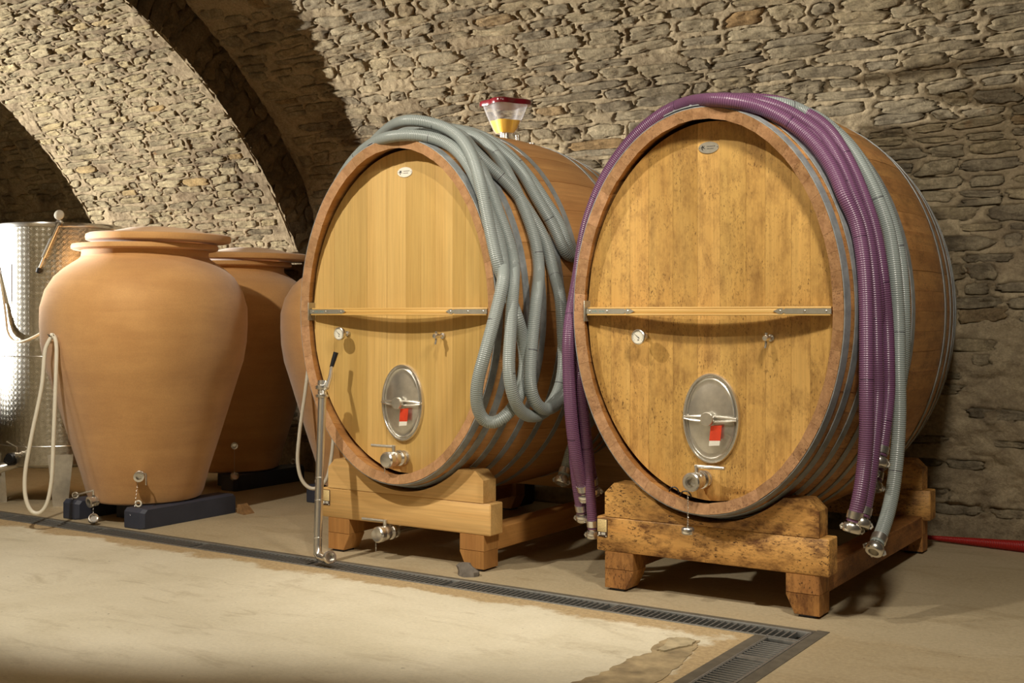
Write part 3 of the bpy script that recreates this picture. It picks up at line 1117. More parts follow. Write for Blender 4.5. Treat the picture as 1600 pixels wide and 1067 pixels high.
def cask(xc, aged, label, side):
    c = thing('oval_cask', (xc, YM, CZ - B0), label, 'cask', 'large oval oak casks')
    sfx = '_aged' if aged else ''
    r = np.random.default_rng(3 if aged else 4)
    # staves
    N = 58
    ang = arc_angles(N, A0, B0)
    ys = [YF, YF + 0.03] + list(np.linspace(YF + 0.2, YR - 0.2, 9)) + [YR - 0.03, YR]
    for i in range(N):
        t0, t1 = ang[i] + 0.0004, ang[i + 1] - 0.0004
        tm = (t0 + t1) / 2
        j = r.uniform(-0.0012, 0.0012)
        mb = MB()
        rings = []
        for k, y in enumerate(ys):
            e = swell(y) + j
            o = [(xc + (A0 + e) * math.cos(t), y, CZ + (B0 + e) * math.sin(t)) for t in (t0, tm, t1)]
            yi = y + (0.012 if k == 0 else (-0.012 if k == len(ys) - 1 else 0))
            inn = [(xc + (A0 + e - RIM) * math.cos(t), yi, CZ + (B0 + e - RIM) * math.sin(t)) for t in (t1, t0)]
            rings.append(o + inn)
        mb.loft(rings, False, False)
        mb.add(rings[0], [(4, 3, 2, 1, 0)], 1)
        mb.add(rings[-1], [(0, 1, 2, 3, 4)], 1)
        mb.build('stave', ['oak_stave' + sfx, 'oak_end' + sfx], c, 30)
    # hoops
    hs = [(5.103, 5.150), (5.188, 5.234), (5.300, 5.345), (5.432, 5.476), (5.590, 5.634), (5.770, 5.812)]
    hs = hs + [(2 * YM - b, 2 * YM - a) for a, b in reversed(hs)]
    first = None
    for ya, yb in hs:
        n = 96
        tt = [2 * PI * k / n for k in range(n)]
        rings = []
        for y, e in ((ya, 0.001), (ya, 0.005), ((ya + yb) / 2, 0.0055), (yb, 0.005), (yb, 0.001)):
            q = swell(y) + e
            rings.append([(xc + (A0 + q) * math.cos(t), y, CZ + (B0 + q) * math.sin(t)) for t in tt])
        mb = MB()
        mb.loft(rings, False, False)
        o = mb.build('hoop', 'galvanised', c, 30)
        first = first or o
    # joint plate with bolts on the front hoop, at the top
    mb = MB()
    tt = np.linspace(math.radians(84), math.radians(106), 12)
    e = swell(5.126) + 0.0065
    mb.loft([[(xc + (A0 + e + q) * math.cos(t), y, CZ + (B0 + e + q) * math.sin(t)) for y, q in ((5.106, 0), (5.106, 0.005), (5.146, 0.005), (5.146, 0))] for t in tt])
    for d in (88, 95, 102):
        t = math.radians(d)
        mb.lathe([(0.009, 0.0), (0.009, 0.004), (0.005, 0.009), (0.001, 0.010)], (xc + (A0 + e) * math.cos(t), 5.126, CZ + (B0 + e + 0.004) * math.sin(t)), (math.cos(t), 0, math.sin(t)), 10)
    mb.build('hoop_clasp', 'galvanised', first)
    # front head boards, bowed inwards
    ai, bi = A0 - RIM + 0.004, B0 - RIM + 0.004
    cuts = [-ai]
    x = -ai
    while x < ai - 0.15:
        x += r.uniform(0.085, 0.135)
        cuts.append(x)
    cuts.append(ai)
    for k in range(len(cuts) - 1):
        x0, x1 = cuts[k] + 0.0005, cuts[k + 1] - 0.0005
        lift = r.uniform(-0.0006, 0.0006)
        mb = MB()
        rings = []
        nx = 7
        for q in range(nx + 1):
            # denser towards the outside of the oval
            x = x0 + (x1 - x0) * q / nx
            zz = bi * math.sqrt(max(1e-5, 1 - (x / ai) ** 2))
            y = head_depth(x) + lift
            rings.append([(xc + x, y, CZ - zz), (xc + x, y, CZ), (xc + x, y, CZ + zz), (xc + x, y + 0.04, CZ + zz), (xc + x, y + 0.04, CZ - zz)])
        mb.loft(rings)
        mb.build('head_board', 'oak_head' + sfx, c, 30)
    mb = MB()
    mb.loft([oval(xc, YR - 0.10, CZ, ai, bi), oval(xc, YR - 0.06, CZ, ai, bi)])
    mb.build('rear_head', 'oak_stave' + sfx, c)
    # cross bar with forged straps
    zb = 1.362
    xe = A0 - RIM - 0.012
    bar = MB()
    for z0, z1, y0 in ((zb - 0.021, zb - 0.0125, YF + 0.014), (zb - 0.0115, zb + 0.0085, YF + 0.020), (zb + 0.0095, zb + 0.019, YF + 0.022)):
        bar.box(xc - xe, xc + xe, y0, YF + 0.060, z0, z1, 0.002)
    bo = bar.build('cross_bar', 'oak_bar', c)
    for sgn in (-1, 1):
        L = 0.262
        xo = xe + 0.004
        prof = [(xo, -0.012), (xo, 0.012), (xo - L + 0.055, 0.012), (xo - L + 0.050, 0.008), (xo - L + 0.045, 0.008), (xo - L + 0.040, 0.013), (xo - L + 0.022, 0.011), (xo - L, 0.0),
                (xo - L + 0.022, -0.011), (xo - L + 0.040, -0.013), (xo - L + 0.045, -0.008), (xo - L + 0.050, -0.008), (xo - L + 0.055, -0.012)]
        poly = [(xc + sgn * a, zb - 0.001 + b) for a, b in prof]
        if sgn < 0:
            poly = poly[::-1]
        mb = MB()
        mb.prism(poly, YF + 0.0125, YF + 0.0195, 0.001)
        st = mb.build('strap', 'strap_steel', bo)
        mb = MB()
        for d in (0.022, 0.118, L - 0.032):
            mb.lathe([(0.0055, 0), (0.005, 0.002), (0.002, 0.0035), (0.001, 0.0036)], (xc + sgn * (xo - d), YF + 0.0128, zb - 0.001), (0, -1, 0), 10)
        mb.build('rivet', 'stainless_dull', bo)
        if sgn < 0:      # marks in teal ink on the left strap
            mb = MB()
            for k in range(9):
                px = xc - xo + 0.036 + k * 0.0078
                hgt = (0.008, 0.006, 0.009, 0.002, 0.0, 0.008, 0.006, 0.008, 0.006)[k]
                if hgt:
                    mb.tube([(px, YF + 0.0122, zb - 0.005), (px + 0.0025, YF + 0.0122, zb - 0.005 + hgt), (px + 0.005, YF + 0.0122, zb - 0.004)], 0.0007, 4)
            mb.build('handwriting', 'ink_teal', bo)
            mb = MB()
            mb.box(xc - xo - 0.006, xc - xo - 0.001, YF + 0.001, YF + 0.062, zb - 0.05, zb + 0.05, 0.001)
            mb.build('bracket', 'strap_steel', bo)
    # maker's plate
    dz = 0.762
    px = -0.012
    yy = head_depth(px)
    mb = MB()
    mb.loft([oval(xc + px, yy - 0.0045, CZ + dz, 0.050, 0.027, 32), oval(xc + px, yy + 0.001, CZ + dz, 0.052, 0.029, 32)])
    pl = mb.build('maker_plate', 'strap_steel' if aged else 'paper_white', c)
    mb = MB()
    ly = yy - 0.0052
    z0 = CZ + dz
    bx = xc + px - 0.027
    for (u0, v0, u1, v1) in ((-0.010, -0.002, 0.006, 0.004), (-0.006, 0.004, 0.002, 0.010), (-0.008, -0.008, 0.000, -0.004), (0.006, -0.005, 0.011, -0.002), (0.004, 0.006, 0.009, 0.009), (-0.003, -0.013, 0.0, -0.008)):
        mb.box(bx + u0, bx + u1, ly, ly + 0.001, z0 + v0, z0 + v1, 0.0003)
    rr = random.Random(5)
    for row, n in ((0.0055, 9), (-0.0055, 8)):
        u = -0.008
        for k in range(n):
            w = rr.uniform(0.002, 0.004)
            mb.box(xc + px + u, xc + px + u + w, ly, ly + 0.001, z0 + row - 0.0018, z0 + row + 0.0018, 0.0003)
            u += w + 0.0014
    for u in (-0.045, 0.045):
        mb.lathe([(0.0026, 0), (0.002, 0.001), (0.0005, 0.001)], (xc + px + u, ly + 0.001, z0), (0, -1, 0), 8)
    mb.build('lettering', 'ink_dark', pl)
    # dial thermometer
    gx, gz = (-0.33, 1.239) if aged else (-0.395, 1.238)
    gy = head_depth(gx)
    out = 0.075
    mb = MB()
    mb.lathe([(0.014, 0.0), (0.014, 0.012), (0.007, 0.014), (0.007, out - 0.02), (0.02, out - 0.018), (0.034, out - 0.014), (0.036, out - 0.008), (0.036, out + 0.006),
              (0.032, out + 0.009), (0.0305, out + 0.003), (0.001, out + 0.003)], (xc + gx, gy, gz), (0, -1, 0), 32)
    g = mb.build('thermometer', 'stainless', c)
    mb = MB()
    mb.lathe([(0.030, 0), (0.030, 0.001), (0.0005, 0.001)], (xc + gx, gy - out - 0.0032, gz), (0, -1, 0), 32)
    mb.build('dial', 'dial_white', g)
    mb = MB()
    fy = gy - out - 0.0052
    mb.tube([(xc + gx - 0.018, fy, gz + 0.014), (xc + gx + 0.006, fy, gz - 0.006)], [0.0006, 0.0018], 6)
    mb.lathe([(0.0025, 0), (0.0025, 0.001), (0.0003, 0.001)], (xc + gx + 0.002, fy + 0.0008, gz - 0.002), (0, -1, 0), 8)
    mb.box(xc + gx - 0.003, xc + gx + 0.005, fy, fy + 0.0008, gz - 0.016, gz - 0.012, 0.0002)
    for k in range(14):
        t = math.radians(215 - k * 250 / 13)
        mb.tube([(xc + gx + 0.023 * math.cos(t), fy, gz + 0.023 * math.sin(t)), (xc + gx + 0.027 * math.cos(t), fy, gz + 0.027 * math.sin(t))], 0.0006, 4)
    mb.build('needle', 'ink_dark', g)
    # sampling tap
    tx, tz = (0.300, 1.240) if aged else (0.255, 1.231)
    ty = head_depth(tx)
    mb = MB()
    mb.lathe([(0.016, 0), (0.016, 0.008), (0.009, 0.010), (0.009, 0.045), (0.013, 0.047), (0.014, 0.075), (0.011, 0.08), (0.001, 0.081)], (xc + tx, ty, tz), (0, -1, 0), 18)
    mb.tube([(xc + tx, ty - 0.06, tz), (xc + tx - 0.001, ty - 0.062, tz - 0.03), (xc + tx - 0.003, ty - 0.066, tz - 0.045)], [0.007, 0.0065, 0.006], 10)
    mb.lathe([(0.006, 0.0), (0.006, 0.018), (0.009, 0.019), (0.009, 0.024)], (xc + tx, ty - 0.06, tz), (0, 0, 1), 12)
    mb.build('sampling_tap', 'stainless', c)
    # oval manhole door
    mz = 0.862
    mx = 0.004 if aged else -0.022
    my = head_depth(mx)
    d = MB()
    spec = [(0.142, 0.210, 0.004), (0.143, 0.211, -0.012), (0.139, 0.207, -0.019), (0.133, 0.200, -0.019), (0.130, 0.197, -0.015), (0.128, 0.194, -0.006)]
    d.loft([oval(xc + mx, my + q, mz, a, b, 56) for a, b, q in spec], True, True)
    door = d.build('manhole_door', 'stainless', c)
    d = MB()
    spec = [(0.122, 0.188, -0.004), (0.122, 0.188, -0.012), (0.118, 0.184, -0.015), (0.113, 0.178, -0.0125)]
    for q in (0.9, 0.75, 0.58, 0.4, 0.22, 0.05):
        spec.append((0.113 * q, 0.178 * q, -0.0125 - 0.016 * (1 - q ** 2)))
    d.loft([oval(xc + mx, my + q, mz, a, b, 56) for a, b, q in spec], True, True)
    d.build('door_plate', 'stainless_dull', door)
    d = MB()
    for s in (-1, 1):
        for zz in (-1, 1):
            d.tube([(xc + mx + s * 0.018, my - 0.040, mz + zz * 0.012), (xc + mx + s * 0.09, my - 0.034, mz + zz * 0.009), (xc + mx + s * 0.130, my - 0.024, mz + zz * 0.004)], 0.0042, 8)
        d.lathe([(0.006, 0), (0.006, 0.012), (0.001, 0.013)], (xc + mx + s * 0.134, my - 0.012, mz), (0, -1, 0), 10)
    d.build('clamp_bar', 'stainless', door)
    d = MB()
    d.lathe([(0.012, -0.01), (0.012, 0.018), (0.030, 0.020), (0.032, 0.024), (0.032, 0.042), (0.030, 0.045), (0.001, 0.046)], (xc + mx, my - 0.024, mz), (0, -1, 0), 28)
    d.build('clamp_knob', 'stainless_dull', door)
    d = MB()
    yt = my - 0.048
    q = [(0.070, -0.026), (0.014, -0.030), (0.007, -0.100), (0.062, -0.097)]
    d.prism([(xc + mx + a, mz + b) for a, b in q], yt, yt + 0.002, 0.0004)
    d.build('hang_tag', 'tag_red', door)
    lo, hi = q[2], q[3]
    d = MB()
    d.prism([(xc + mx + hi[0] - 0.001, mz + hi[1]), (xc + mx + lo[0], mz + lo[1]), (xc + mx + lo[0] - 0.002, mz + lo[1] - 0.024), (xc + mx + hi[0] - 0.004, mz + hi[1] - 0.022)], yt, yt + 0.002, 0.0004)
    d.build('tag_foot', 'paper_white', door)
    # drain valve and fittings on top
    vx, vz = (-0.03, 0.58) if aged else (-0.015, 0.563)
    ball_valve('drain_valve', c, (xc + vx, head_depth(vx), vz), 1 if aged else -1, 0, 0.125, aged, 0.17 if aged else 0.04, aged)
    if not aged:
        ball_valve('lower_valve', c, (xc - 0.125, 5.285, 0.142), -1, 0.30, 0.13, False, 0.06, False)
    for yq, rr2, hh in ((6.15, 0.034, 0.055), (6.29, 0.014, 0.05), (6.46, 0.016, 0.035)):
        zt = CZ + B0 + swell(yq) - 0.004
        mb = MB()
        mb.lathe([(rr2 * 1.35, 0), (rr2 * 1.35, 0.008), (rr2, 0.010), (rr2, hh - 0.012), (rr2 * 1.2, hh - 0.010), (rr2 * 1.2, hh), (0.001, hh)], (xc + 0.035, yq, zt), (0, 0, 1), 20)
        mb.build('bung_fitting', 'stainless', c)
    if aged:
        mb = MB()
        for u, w in ((-0.155, 0.024), (-0.095, 0.028)):
            zz = CZ - (B0 - RIM) * math.sqrt(1 - (u / (A0 - RIM)) ** 2)
            mb.tube([(xc + u + w * math.cos(math.radians(t)), YF + 0.05, zz + w * math.sin(math.radians(t)) + 0.004) for t in range(0, 181, 15)], 0.0035, 6)
        mb.build('seal_ring', 'black_rubber', c)
    return c


XL, XR = -4.098, -2.302
cask_clean = cask(XL, False, 'clean honey-coloured oval oak cask draped with looped grey hoses', 'left')
cask_old = cask(XR, True, 'dark-speckled oval oak cask at the right with purple hoses over it', 'right')

# ------------------------------------------------------------------ cradles


def cradle(xc, aged, label):
    c = thing('cask_cradle', (xc, YM, 0.0), label, 'cradle', 'oak cradles carrying the casks')
    sfx = '_aged' if aged else ''
    W, Ws, Wf, zb, zt = 1.163, 1.0725, 1.076, 0.19, 0.358
    for y0, y1, fr in ((5.2, 5.318, True), (6.93, 7.048, False)):
        mb = MB()
        mb.box(xc - W / 2, xc + W / 2, y0, y1, zb + 0.001, zt - 0.001, 0.005)
        beam = mb.build('beam', 'oak_beam' + sfx, c)
        # saddle block with a hollow for the cask
        y_in = y1 if fr else y0
        e = swell((y0 + y1) / 2) + 0.018
        h, zs, ztop = Ws / 2, 0.477, 0.525
        poly = [(xc - h, zt), (xc - h, zs), (xc - h + 0.05, ztop)]
        a, b = A0 + e, B0 + e
        xcut = a * math.sqrt(max(0, 1 - ((ztop - CZ) / b) ** 2))
        for k in range(21):
            x = -xcut + 2 * xcut * k / 20
            poly.append((xc + x, CZ - b * math.sqrt(max(0, 1 - (x / a) ** 2))))
        poly += [(xc + h - 0.05, ztop), (xc + h, zs), (xc + h, zt)]
        # split in a strip of columns so that the hollow stays clean
        top = poly[1:-1]
        mb = MB()
        rings = []
        for x, z in [(poly[1][0], poly[1][1])] + top[1:-1] + [(poly[-2][0], poly[-2][1])]:
            rings.append([(x, y0, zt + 0.001), (x, y1, zt + 0.001), (x, y1, z), (x, y0, z)])
        mb.loft(rings)
        mb.build('saddle', 'oak_beam' + sfx, c, 30)
        for s in (-1, 1):
            xo = xc + s * Wf / 2
            xi = xc + s * (Wf / 2 - 0.155)
            mb = MB()
            for nm, pl in (('foot_block', [(xo, 0.106), (xo, zb), (xi, zb), (xi, 0.106)]), ('foot', [(xo, 0.012), (xo, 0.1045), (xi, 0.1045), (xi, 0.095), (xi + s * 0.04, 0.012)])):
                if s > 0:
                    pl = pl[::-1]
                mb = MB()
                mb.prism(pl, y0 + 0.002, y1 + 0.02 if fr else y1 - 0.002, 0.003)
                ft = mb.build(nm, 'oak_foot' + sfx, c, 30)
            mb = MB()
            mb.box(min(xo - s * 0.02, xo - s * 0.10), max(xo - s * 0.02, xo - s * 0.10), y0 + 0.015, y1 - 0.005, 0.0, 0.013, 0.003)
            mb.build('pad', 'block_plastic', ft)
    for s in (-1, 1):
        xo = xc + s * Wf / 2
        mb = MB()
        mb.box(min(xo, xo - s * 0.12), max(xo, xo - s * 0.12), 5.318 + 0.021, 6.929, 0.096, 0.214, 0.005)
        mb.build('side_rail', 'oak_rail' + sfx, c)
    # small label plate on the left end of the front beam
    xl = xc - W / 2 + 0.004
    mb = MB()
    mb.box(xl, xl + 0.056, 5.196, 5.2, 0.258, 0.346, 0.0015)
    pl = mb.build('label_plate', 'label_brown', c)
    mb = MB()
    mb.box(xl + 0.003, xl + 0.053, 5.1945, 5.1965, 0.283, 0.343, 0.0006)
    pp = mb.build('paper_label', 'paper_cream', pl)
    mb = MB()
    rr = random.Random(8)
    for k in range(7):
        z = 0.337 - k * 0.0075
        u = 0.008
        while u < 0.045:
            w = rr.uniform(0.003, 0.010)
            mb.box(xl + u, min(xl + u + w, xl + 0.048), 5.194, 5.195, z - 0.0008, z + 0.0008, 0.0002)
            u += w + 0.003
    mb.build('print_lines', 'rock_grey', pl)
    mb = MB()
    for u0, u1, z0, z1 in ((0.008, 0.013, 0.266, 0.279), (0.013, 0.018, 0.273, 0.279), (0.014, 0.019, 0.266, 0.271), (0.024, 0.046, 0.2765, 0.279), (0.024, 0.046, 0.272, 0.2745), (0.024, 0.046, 0.2675, 0.270)):
        mb.box(xl + u0, xl + u1, 5.1945, 5.1965, z0, z1, 0.0003)
    for u in (0.006, 0.050):
        mb.lathe([(0.003, 0), (0.002, 0.002), (0.0005, 0.0022)], (xl + u, 5.1962, 0.262), (0, -1, 0), 8)
    mb.build('emblem', 'paper_white', pl)
    return c


cradle(XL - 0.012, False, 'light clean oak cradle under the honey-coloured cask')
cradle(XR - 0.0135, True, 'dark mould-stained oak cradle under the speckled cask')

# ------------------------------------------------------------------ hoses over the casks
HP = {
'A': [(-4.699, 5.75, 0.644), (-4.805, 5.5, 0.92), (-4.852, 5.36, 1.273), (-4.815, 5.28, 1.623), (-4.66, 5.24, 2.004), (-4.441, 5.22, 2.241), (-4.052, 5.08, 2.302), (-3.841, 5.141, 2.279), (-3.746, 5.17, 2.227), (-3.65, 5.163, 2.139), (-3.558, 5.137, 2.011), (-3.482, 5.125, 1.858), (-3.433, 5.14, 1.726), (-3.408, 5.137, 1.611), (-3.33, 5.02, 1.509), (-3.34, 4.978, 1.369), (-3.36, 4.9, 1.145), (-3.4, 4.892, 0.997), (-3.42, 4.926, 0.874), (-3.4, 4.981, 0.797), (-3.33, 4.997, 0.816), (-3.29, 5.052, 0.884), (-3.28, 5.119, 0.979), (-3.28, 5.149, 1.104), (-3.28, 5.119, 1.24), (-3.28, 5.06, 1.35), (-3.385, 5.138, 1.473), (-3.401, 5.08, 1.596), (-3.432, 5.08, 1.707), (-3.472, 5.08, 1.868), (-3.511, 5.081, 2.02), (-3.615, 5.148, 2.182), (-3.735, 5.19, 2.297), (-3.862, 5.169, 2.359), (-3.996, 5.119, 2.384), (-4.394, 5.33, 2.341), (-4.661, 5.36, 2.112), (-4.819, 5.42, 1.715), (-4.875, 5.5, 1.271), (-4.823, 5.66, 0.912), (-4.723, 5.85, 0.667)] ,
'B': [(-4.69, 6.05, 0.606), (-4.834, 5.8, 0.907), (-4.89, 5.62, 1.27), (-4.831, 5.5, 1.719), (-4.643, 5.44, 2.094), (-4.384, 5.4, 2.316), (-3.87, 5.294, 2.327), (-3.691, 5.251, 2.206), (-3.554, 5.212, 2.034), (-3.475, 5.191, 1.879), (-3.424, 5.204, 1.745), (-3.391, 5.213, 1.613), (-3.31, 5.083, 1.497), (-3.29, 5.034, 1.34), (-3.27, 4.987, 1.186), (-3.26, 4.966, 1.048), (-3.25, 4.991, 0.94), (-3.25, 5.072, 0.852), (-3.24, 5.164, 0.83), (-3.23, 5.278, 0.858), (-3.22, 5.382, 0.958), (-3.21, 5.411, 1.097), (-3.21, 5.398, 1.26), (-3.22, 5.395, 1.423), (-3.332, 5.509, 1.575), (-3.37, 5.481, 1.741), (-3.432, 5.42, 1.89), (-3.515, 5.366, 2.029), (-3.603, 5.302, 2.13), (-3.692, 5.288, 2.217), (-3.846, 5.356, 2.33), (-3.943, 5.277, 2.349), (-4.448, 5.5, 2.353), (-4.719, 5.55, 2.098), (-4.854, 5.62, 1.69), (-4.903, 5.75, 1.268), (-4.841, 5.95, 0.903), (-4.709, 6.2, 0.635)] ,
'C': [(-4.844, 6.1, 0.902), (-4.91, 5.85, 1.268), (-4.853, 5.7, 1.728), (-4.66, 5.62, 2.112), (-4.394, 5.58, 2.341), (-3.806, 5.445, 2.327), (-3.697, 5.441, 2.255), (-3.571, 5.408, 2.122), (-3.471, 5.392, 1.961), (-3.41, 5.397, 1.823), (-3.373, 5.403, 1.704), (-3.351, 5.393, 1.585), (-3.25, 5.205, 1.418), (-3.24, 5.158, 1.259), (-3.23, 5.118, 1.106), (-3.22, 5.097, 0.999), (-3.21, 5.117, 0.912), (-3.2, 5.198, 0.862), (-3.19, 5.319, 0.89), (-3.18, 5.432, 0.984), (-3.17, 5.468, 1.149), (-3.283, 6.15, 1.513), (-3.325, 6.08, 1.734), (-3.329, 5.653, 1.665), (-3.379, 5.587, 1.816), (-3.454, 5.531, 1.974), (-3.557, 5.526, 2.133), (-3.678, 5.487, 2.248), (-3.813, 5.46, 2.333), (-4.236, 5.62, 2.406), (-4.56, 5.72, 2.239), (-4.804, 5.85, 1.902), (-4.921, 6.05, 1.362), (-4.84, 6.3, 0.904)] ,
'D': [(-4.864, 6.35, 0.992), (-4.92, 6.15, 1.4), (-4.808, 5.95, 1.905), (-4.565, 5.82, 2.246), (-4.238, 5.72, 2.416), (-3.769, 5.516, 2.319), (-3.659, 5.541, 2.243), (-3.525, 5.567, 2.1), (-3.441, 5.597, 1.969), (-3.378, 5.653, 1.837), (-3.331, 5.69, 1.691), (-3.304, 6.3, 1.624), (-3.281, 6.32, 1.324), (-3.292, 6.3, 1.058), (-3.3, 5.644, 0.624), (-3.31, 5.613, 0.529), (-3.31, 5.573, 0.479)] ,
'U1': [(-3.02, 5.292, 0.454), (-3.02, 5.219, 0.613), (-3.02, 5.162, 0.844), (-3.02, 5.14, 1.066), (-3.01, 5.123, 1.255), (-3.025, 5.24, 1.536), (-2.964, 5.22, 1.783), (-2.841, 5.2, 2.025), (-2.665, 5.2, 2.22), (-2.465, 5.2, 2.327), (-2.165, 5.081, 2.309), (-2.024, 5.155, 2.271), (-1.9, 5.197, 2.194), (-1.798, 5.222, 2.094), (-1.715, 5.218, 1.966), (-1.67, 5.202, 1.863), (-1.625, 5.229, 1.754), (-1.589, 5.22, 1.586), (-1.574, 5.21, 1.394), (-1.565, 5.188, 1.212), (-1.56, 5.171, 0.993), (-1.56, 5.171, 0.831), (-1.57, 5.168, 0.688), (-1.58, 5.138, 0.562), (-1.6, 5.122, 0.461)] ,
'U2': [(-3.0, 5.342, 0.476), (-3.0, 5.303, 0.609), (-3.0, 5.251, 0.822), (-3.01, 5.204, 1.079), (-3.02, 5.19, 1.254), (-3.039, 5.34, 1.574), (-2.98, 5.31, 1.79), (-2.855, 5.29, 2.037), (-2.673, 5.28, 2.234), (-2.469, 5.28, 2.343), (-2.065, 5.26, 2.317), (-1.939, 5.321, 2.258), (-1.825, 5.355, 2.165), (-1.723, 5.313, 2.018), (-1.661, 5.283, 1.886), (-1.604, 5.299, 1.732), (-1.57, 5.287, 1.546), (-1.557, 5.293, 1.336), (-1.55, 5.287, 1.126), (-1.55, 5.296, 0.986), (-1.55, 5.277, 0.898), (-1.55, 5.221, 0.72), (-1.56, 5.19, 0.579), (-1.57, 5.15, 0.479)] ,
'U3': [(-3.05, 5.325, 0.344), (-3.05, 5.28, 0.479), (-3.05, 5.242, 0.676), (-3.05, 5.216, 0.934), (-3.04, 5.193, 1.191), (-3.058, 5.42, 1.541), (-2.992, 5.38, 1.796), (-2.865, 5.36, 2.046), (-2.68, 5.35, 2.246), (-2.472, 5.35, 2.356), (-2.06, 5.399, 2.342), (-1.958, 5.46, 2.3), (-1.845, 5.486, 2.216), (-1.719, 5.418, 2.046), (-1.641, 5.383, 1.885), (-1.586, 5.379, 1.719), (-1.549, 5.371, 1.505), (-1.539, 5.403, 1.293), (-1.53, 5.392, 1.123), (-1.53, 5.392, 0.981), (-1.53, 5.353, 0.894), (-1.54, 5.339, 0.782), (-1.545, 5.317, 0.727)] ,
'U4': [(-2.98, 5.307, 0.269), (-2.98, 5.293, 0.387), (-2.98, 5.267, 0.55), (-2.99, 5.233, 0.808), (-3.0, 5.206, 1.064), (-3.059, 5.5, 1.615), (-2.984, 5.45, 1.849), (-2.855, 5.43, 2.08), (-2.662, 5.42, 2.274), (-2.448, 5.42, 2.376), (-2.238, 5.33, 2.363), (-1.989, 5.335, 2.274), (-1.777, 5.345, 2.074), (-1.646, 5.35, 1.835), (-1.575, 5.35, 1.572), (-1.559, 5.35, 1.397), (-1.6, 5.527, 1.029), (-1.605, 5.544, 0.853), (-1.61, 5.531, 0.679), (-1.61, 5.481, 0.591)] ,
'G1': [(-3.098, 5.75, 1.176), (-3.085, 5.62, 1.546), (-2.983, 5.55, 1.888), (-2.805, 5.52, 2.165), (-2.543, 5.5, 2.356), (-2.031, 5.364, 2.323), (-1.958, 5.46, 2.3), (-1.858, 5.498, 2.23), (-1.764, 5.533, 2.138), (-1.675, 5.512, 2.0), (-1.612, 5.509, 1.868), (-1.565, 5.516, 1.727), (-1.532, 5.499, 1.534), (-1.521, 5.511, 1.335), (-1.51, 5.482, 1.12), (-1.505, 5.474, 0.886), (-1.51, 5.451, 0.699), (-1.52, 5.406, 0.533), (-1.53, 5.323, 0.416), (-1.54, 5.253, 0.351)] ,
'G2': [(-3.119, 5.95, 1.267), (-3.102, 5.8, 1.549), (-2.998, 5.7, 1.896), (-2.815, 5.64, 2.176), (-2.547, 5.6, 2.368), (-1.935, 5.498, 2.291), (-1.841, 5.545, 2.223), (-1.742, 5.559, 2.116), (-1.66, 5.56, 1.986), (-1.605, 5.574, 1.872), (-1.55, 5.585, 1.704), (-1.52, 5.581, 1.527), (-1.512, 5.585, 1.291), (-1.53, 5.628, 1.115), (-1.56, 5.664, 0.965), (-1.585, 5.669, 0.859)] ,
}


def coupling(parent, p, d, r, kind=0):
    d = Vector(d).normalized()
    mb = MB()
    mb.lathe([(r * 0.9, -0.045), (r * 1.12, -0.044), (r * 1.12, -0.012), (r * 0.8, -0.010), (r * 0.8, 0.008), (r * 1.15, 0.010), (r * 1.3, 0.018), (r * 1.3, 0.040), (r * 1.15, 0.046), (r * 0.75, 0.046), (r * 0.7, 0.02), (0.001, 0.02)],
             p, d, 18)
    o = mb.build('coupling', 'stainless', parent)
    u = d.cross(Vector((0.3, -1, 0.2))).normalized()
    w = d.cross(u).normalized()
    mb = MB()
    for s in (u, -u, w):
        q = Vector(p) + s * r * 1.3 + d * 0.03
        mb.tube([q - d * 0.012, q + s * 0.008, q + d * 0.012], 0.005, 6)
    q = Vector(p) + w * r * 1.15 - d * 0.028
    mb.tube([q - u * 0.014, q + u * 0.014], 0.006, 8)
    mb.build('clamp_lug', 'stainless_dull', o)


def hose(key, mat, name, label, group, r=0.032, ends=''):
    pts = bez(HP[key], 0.028)
    mid = pts[len(pts) // 2]
    t = thing(name, tuple(round(v, 3) for v in mid), label, 'hose', group)
    mb = MB()
    mb.tube(pts, r, 14, True, 0, True)
    mb.build('hose_tube', mat, t, 60)
    if 's' in ends:
        coupling(t, pts[0], pts[0] - pts[2], r)
    if 'e' in ends:
        coupling(t, pts[-1], pts[-1] - pts[-3], r)
    return t


hose('A', 'hose_grey', 'ribbed_hose', 'grey ribbed hose hanging in the frontmost loop over the clean cask rim', 'grey hoses')
hose('B', 'hose_grey', 'ribbed_hose', 'grey ribbed hose forming the middle hanging loop on the clean cask', 'grey hoses')
hose('C', 'hose_grey', 'ribbed_hose', 'grey ribbed hose forming the rearmost hanging loop on the clean cask', 'grey hoses')
hose('D', 'hose_grey', 'ribbed_hose', 'grey ribbed hose ending in a steel coupling low between the two casks', 'grey hoses', 0.030, 'e')
hose('U1', 'hose_purple', 'ribbed_hose', 'purple ribbed hose lying frontmost along the rim of the speckled cask', 'purple hoses', 0.032, 'se')
hose('U2', 'hose_purple', 'ribbed_hose', 'second purple ribbed hose from the rim, between two other purple hoses', 'purple hoses', 0.030, 'se')
hose('U3', 'hose_purple', 'ribbed_hose', 'third purple ribbed hose, next to the grey hose on the speckled cask', 'purple hoses', 0.030, 'se')
hose('U4', 'hose_purple', 'ribbed_hose', 'purple ribbed hose mostly hidden beneath the other purple hoses', 'purple hoses', 0.026, 'se')
hose('G1', 'hose_grey', 'ribbed_hose', 'long grey ribbed hose hanging lowest at the right of the speckled cask', 'grey hoses', 0.031, 'e')
hose('G2', 'hose_grey', 'ribbed_hose', 'short grey ribbed hose just behind the long one on the speckled cask', 'grey hoses', 0.028, 'e')

# ------------------------------------------------------------------ topping-up funnel on the clean cask
FX, FY, FZ = XL + 0.035, 6.15, CZ + B0 + BULGE + 0.030
f = thing('topping_funnel', (FX, FY, FZ), 'clear funnel with dark red lid and yellow liquid on the clean cask', 'funnel')


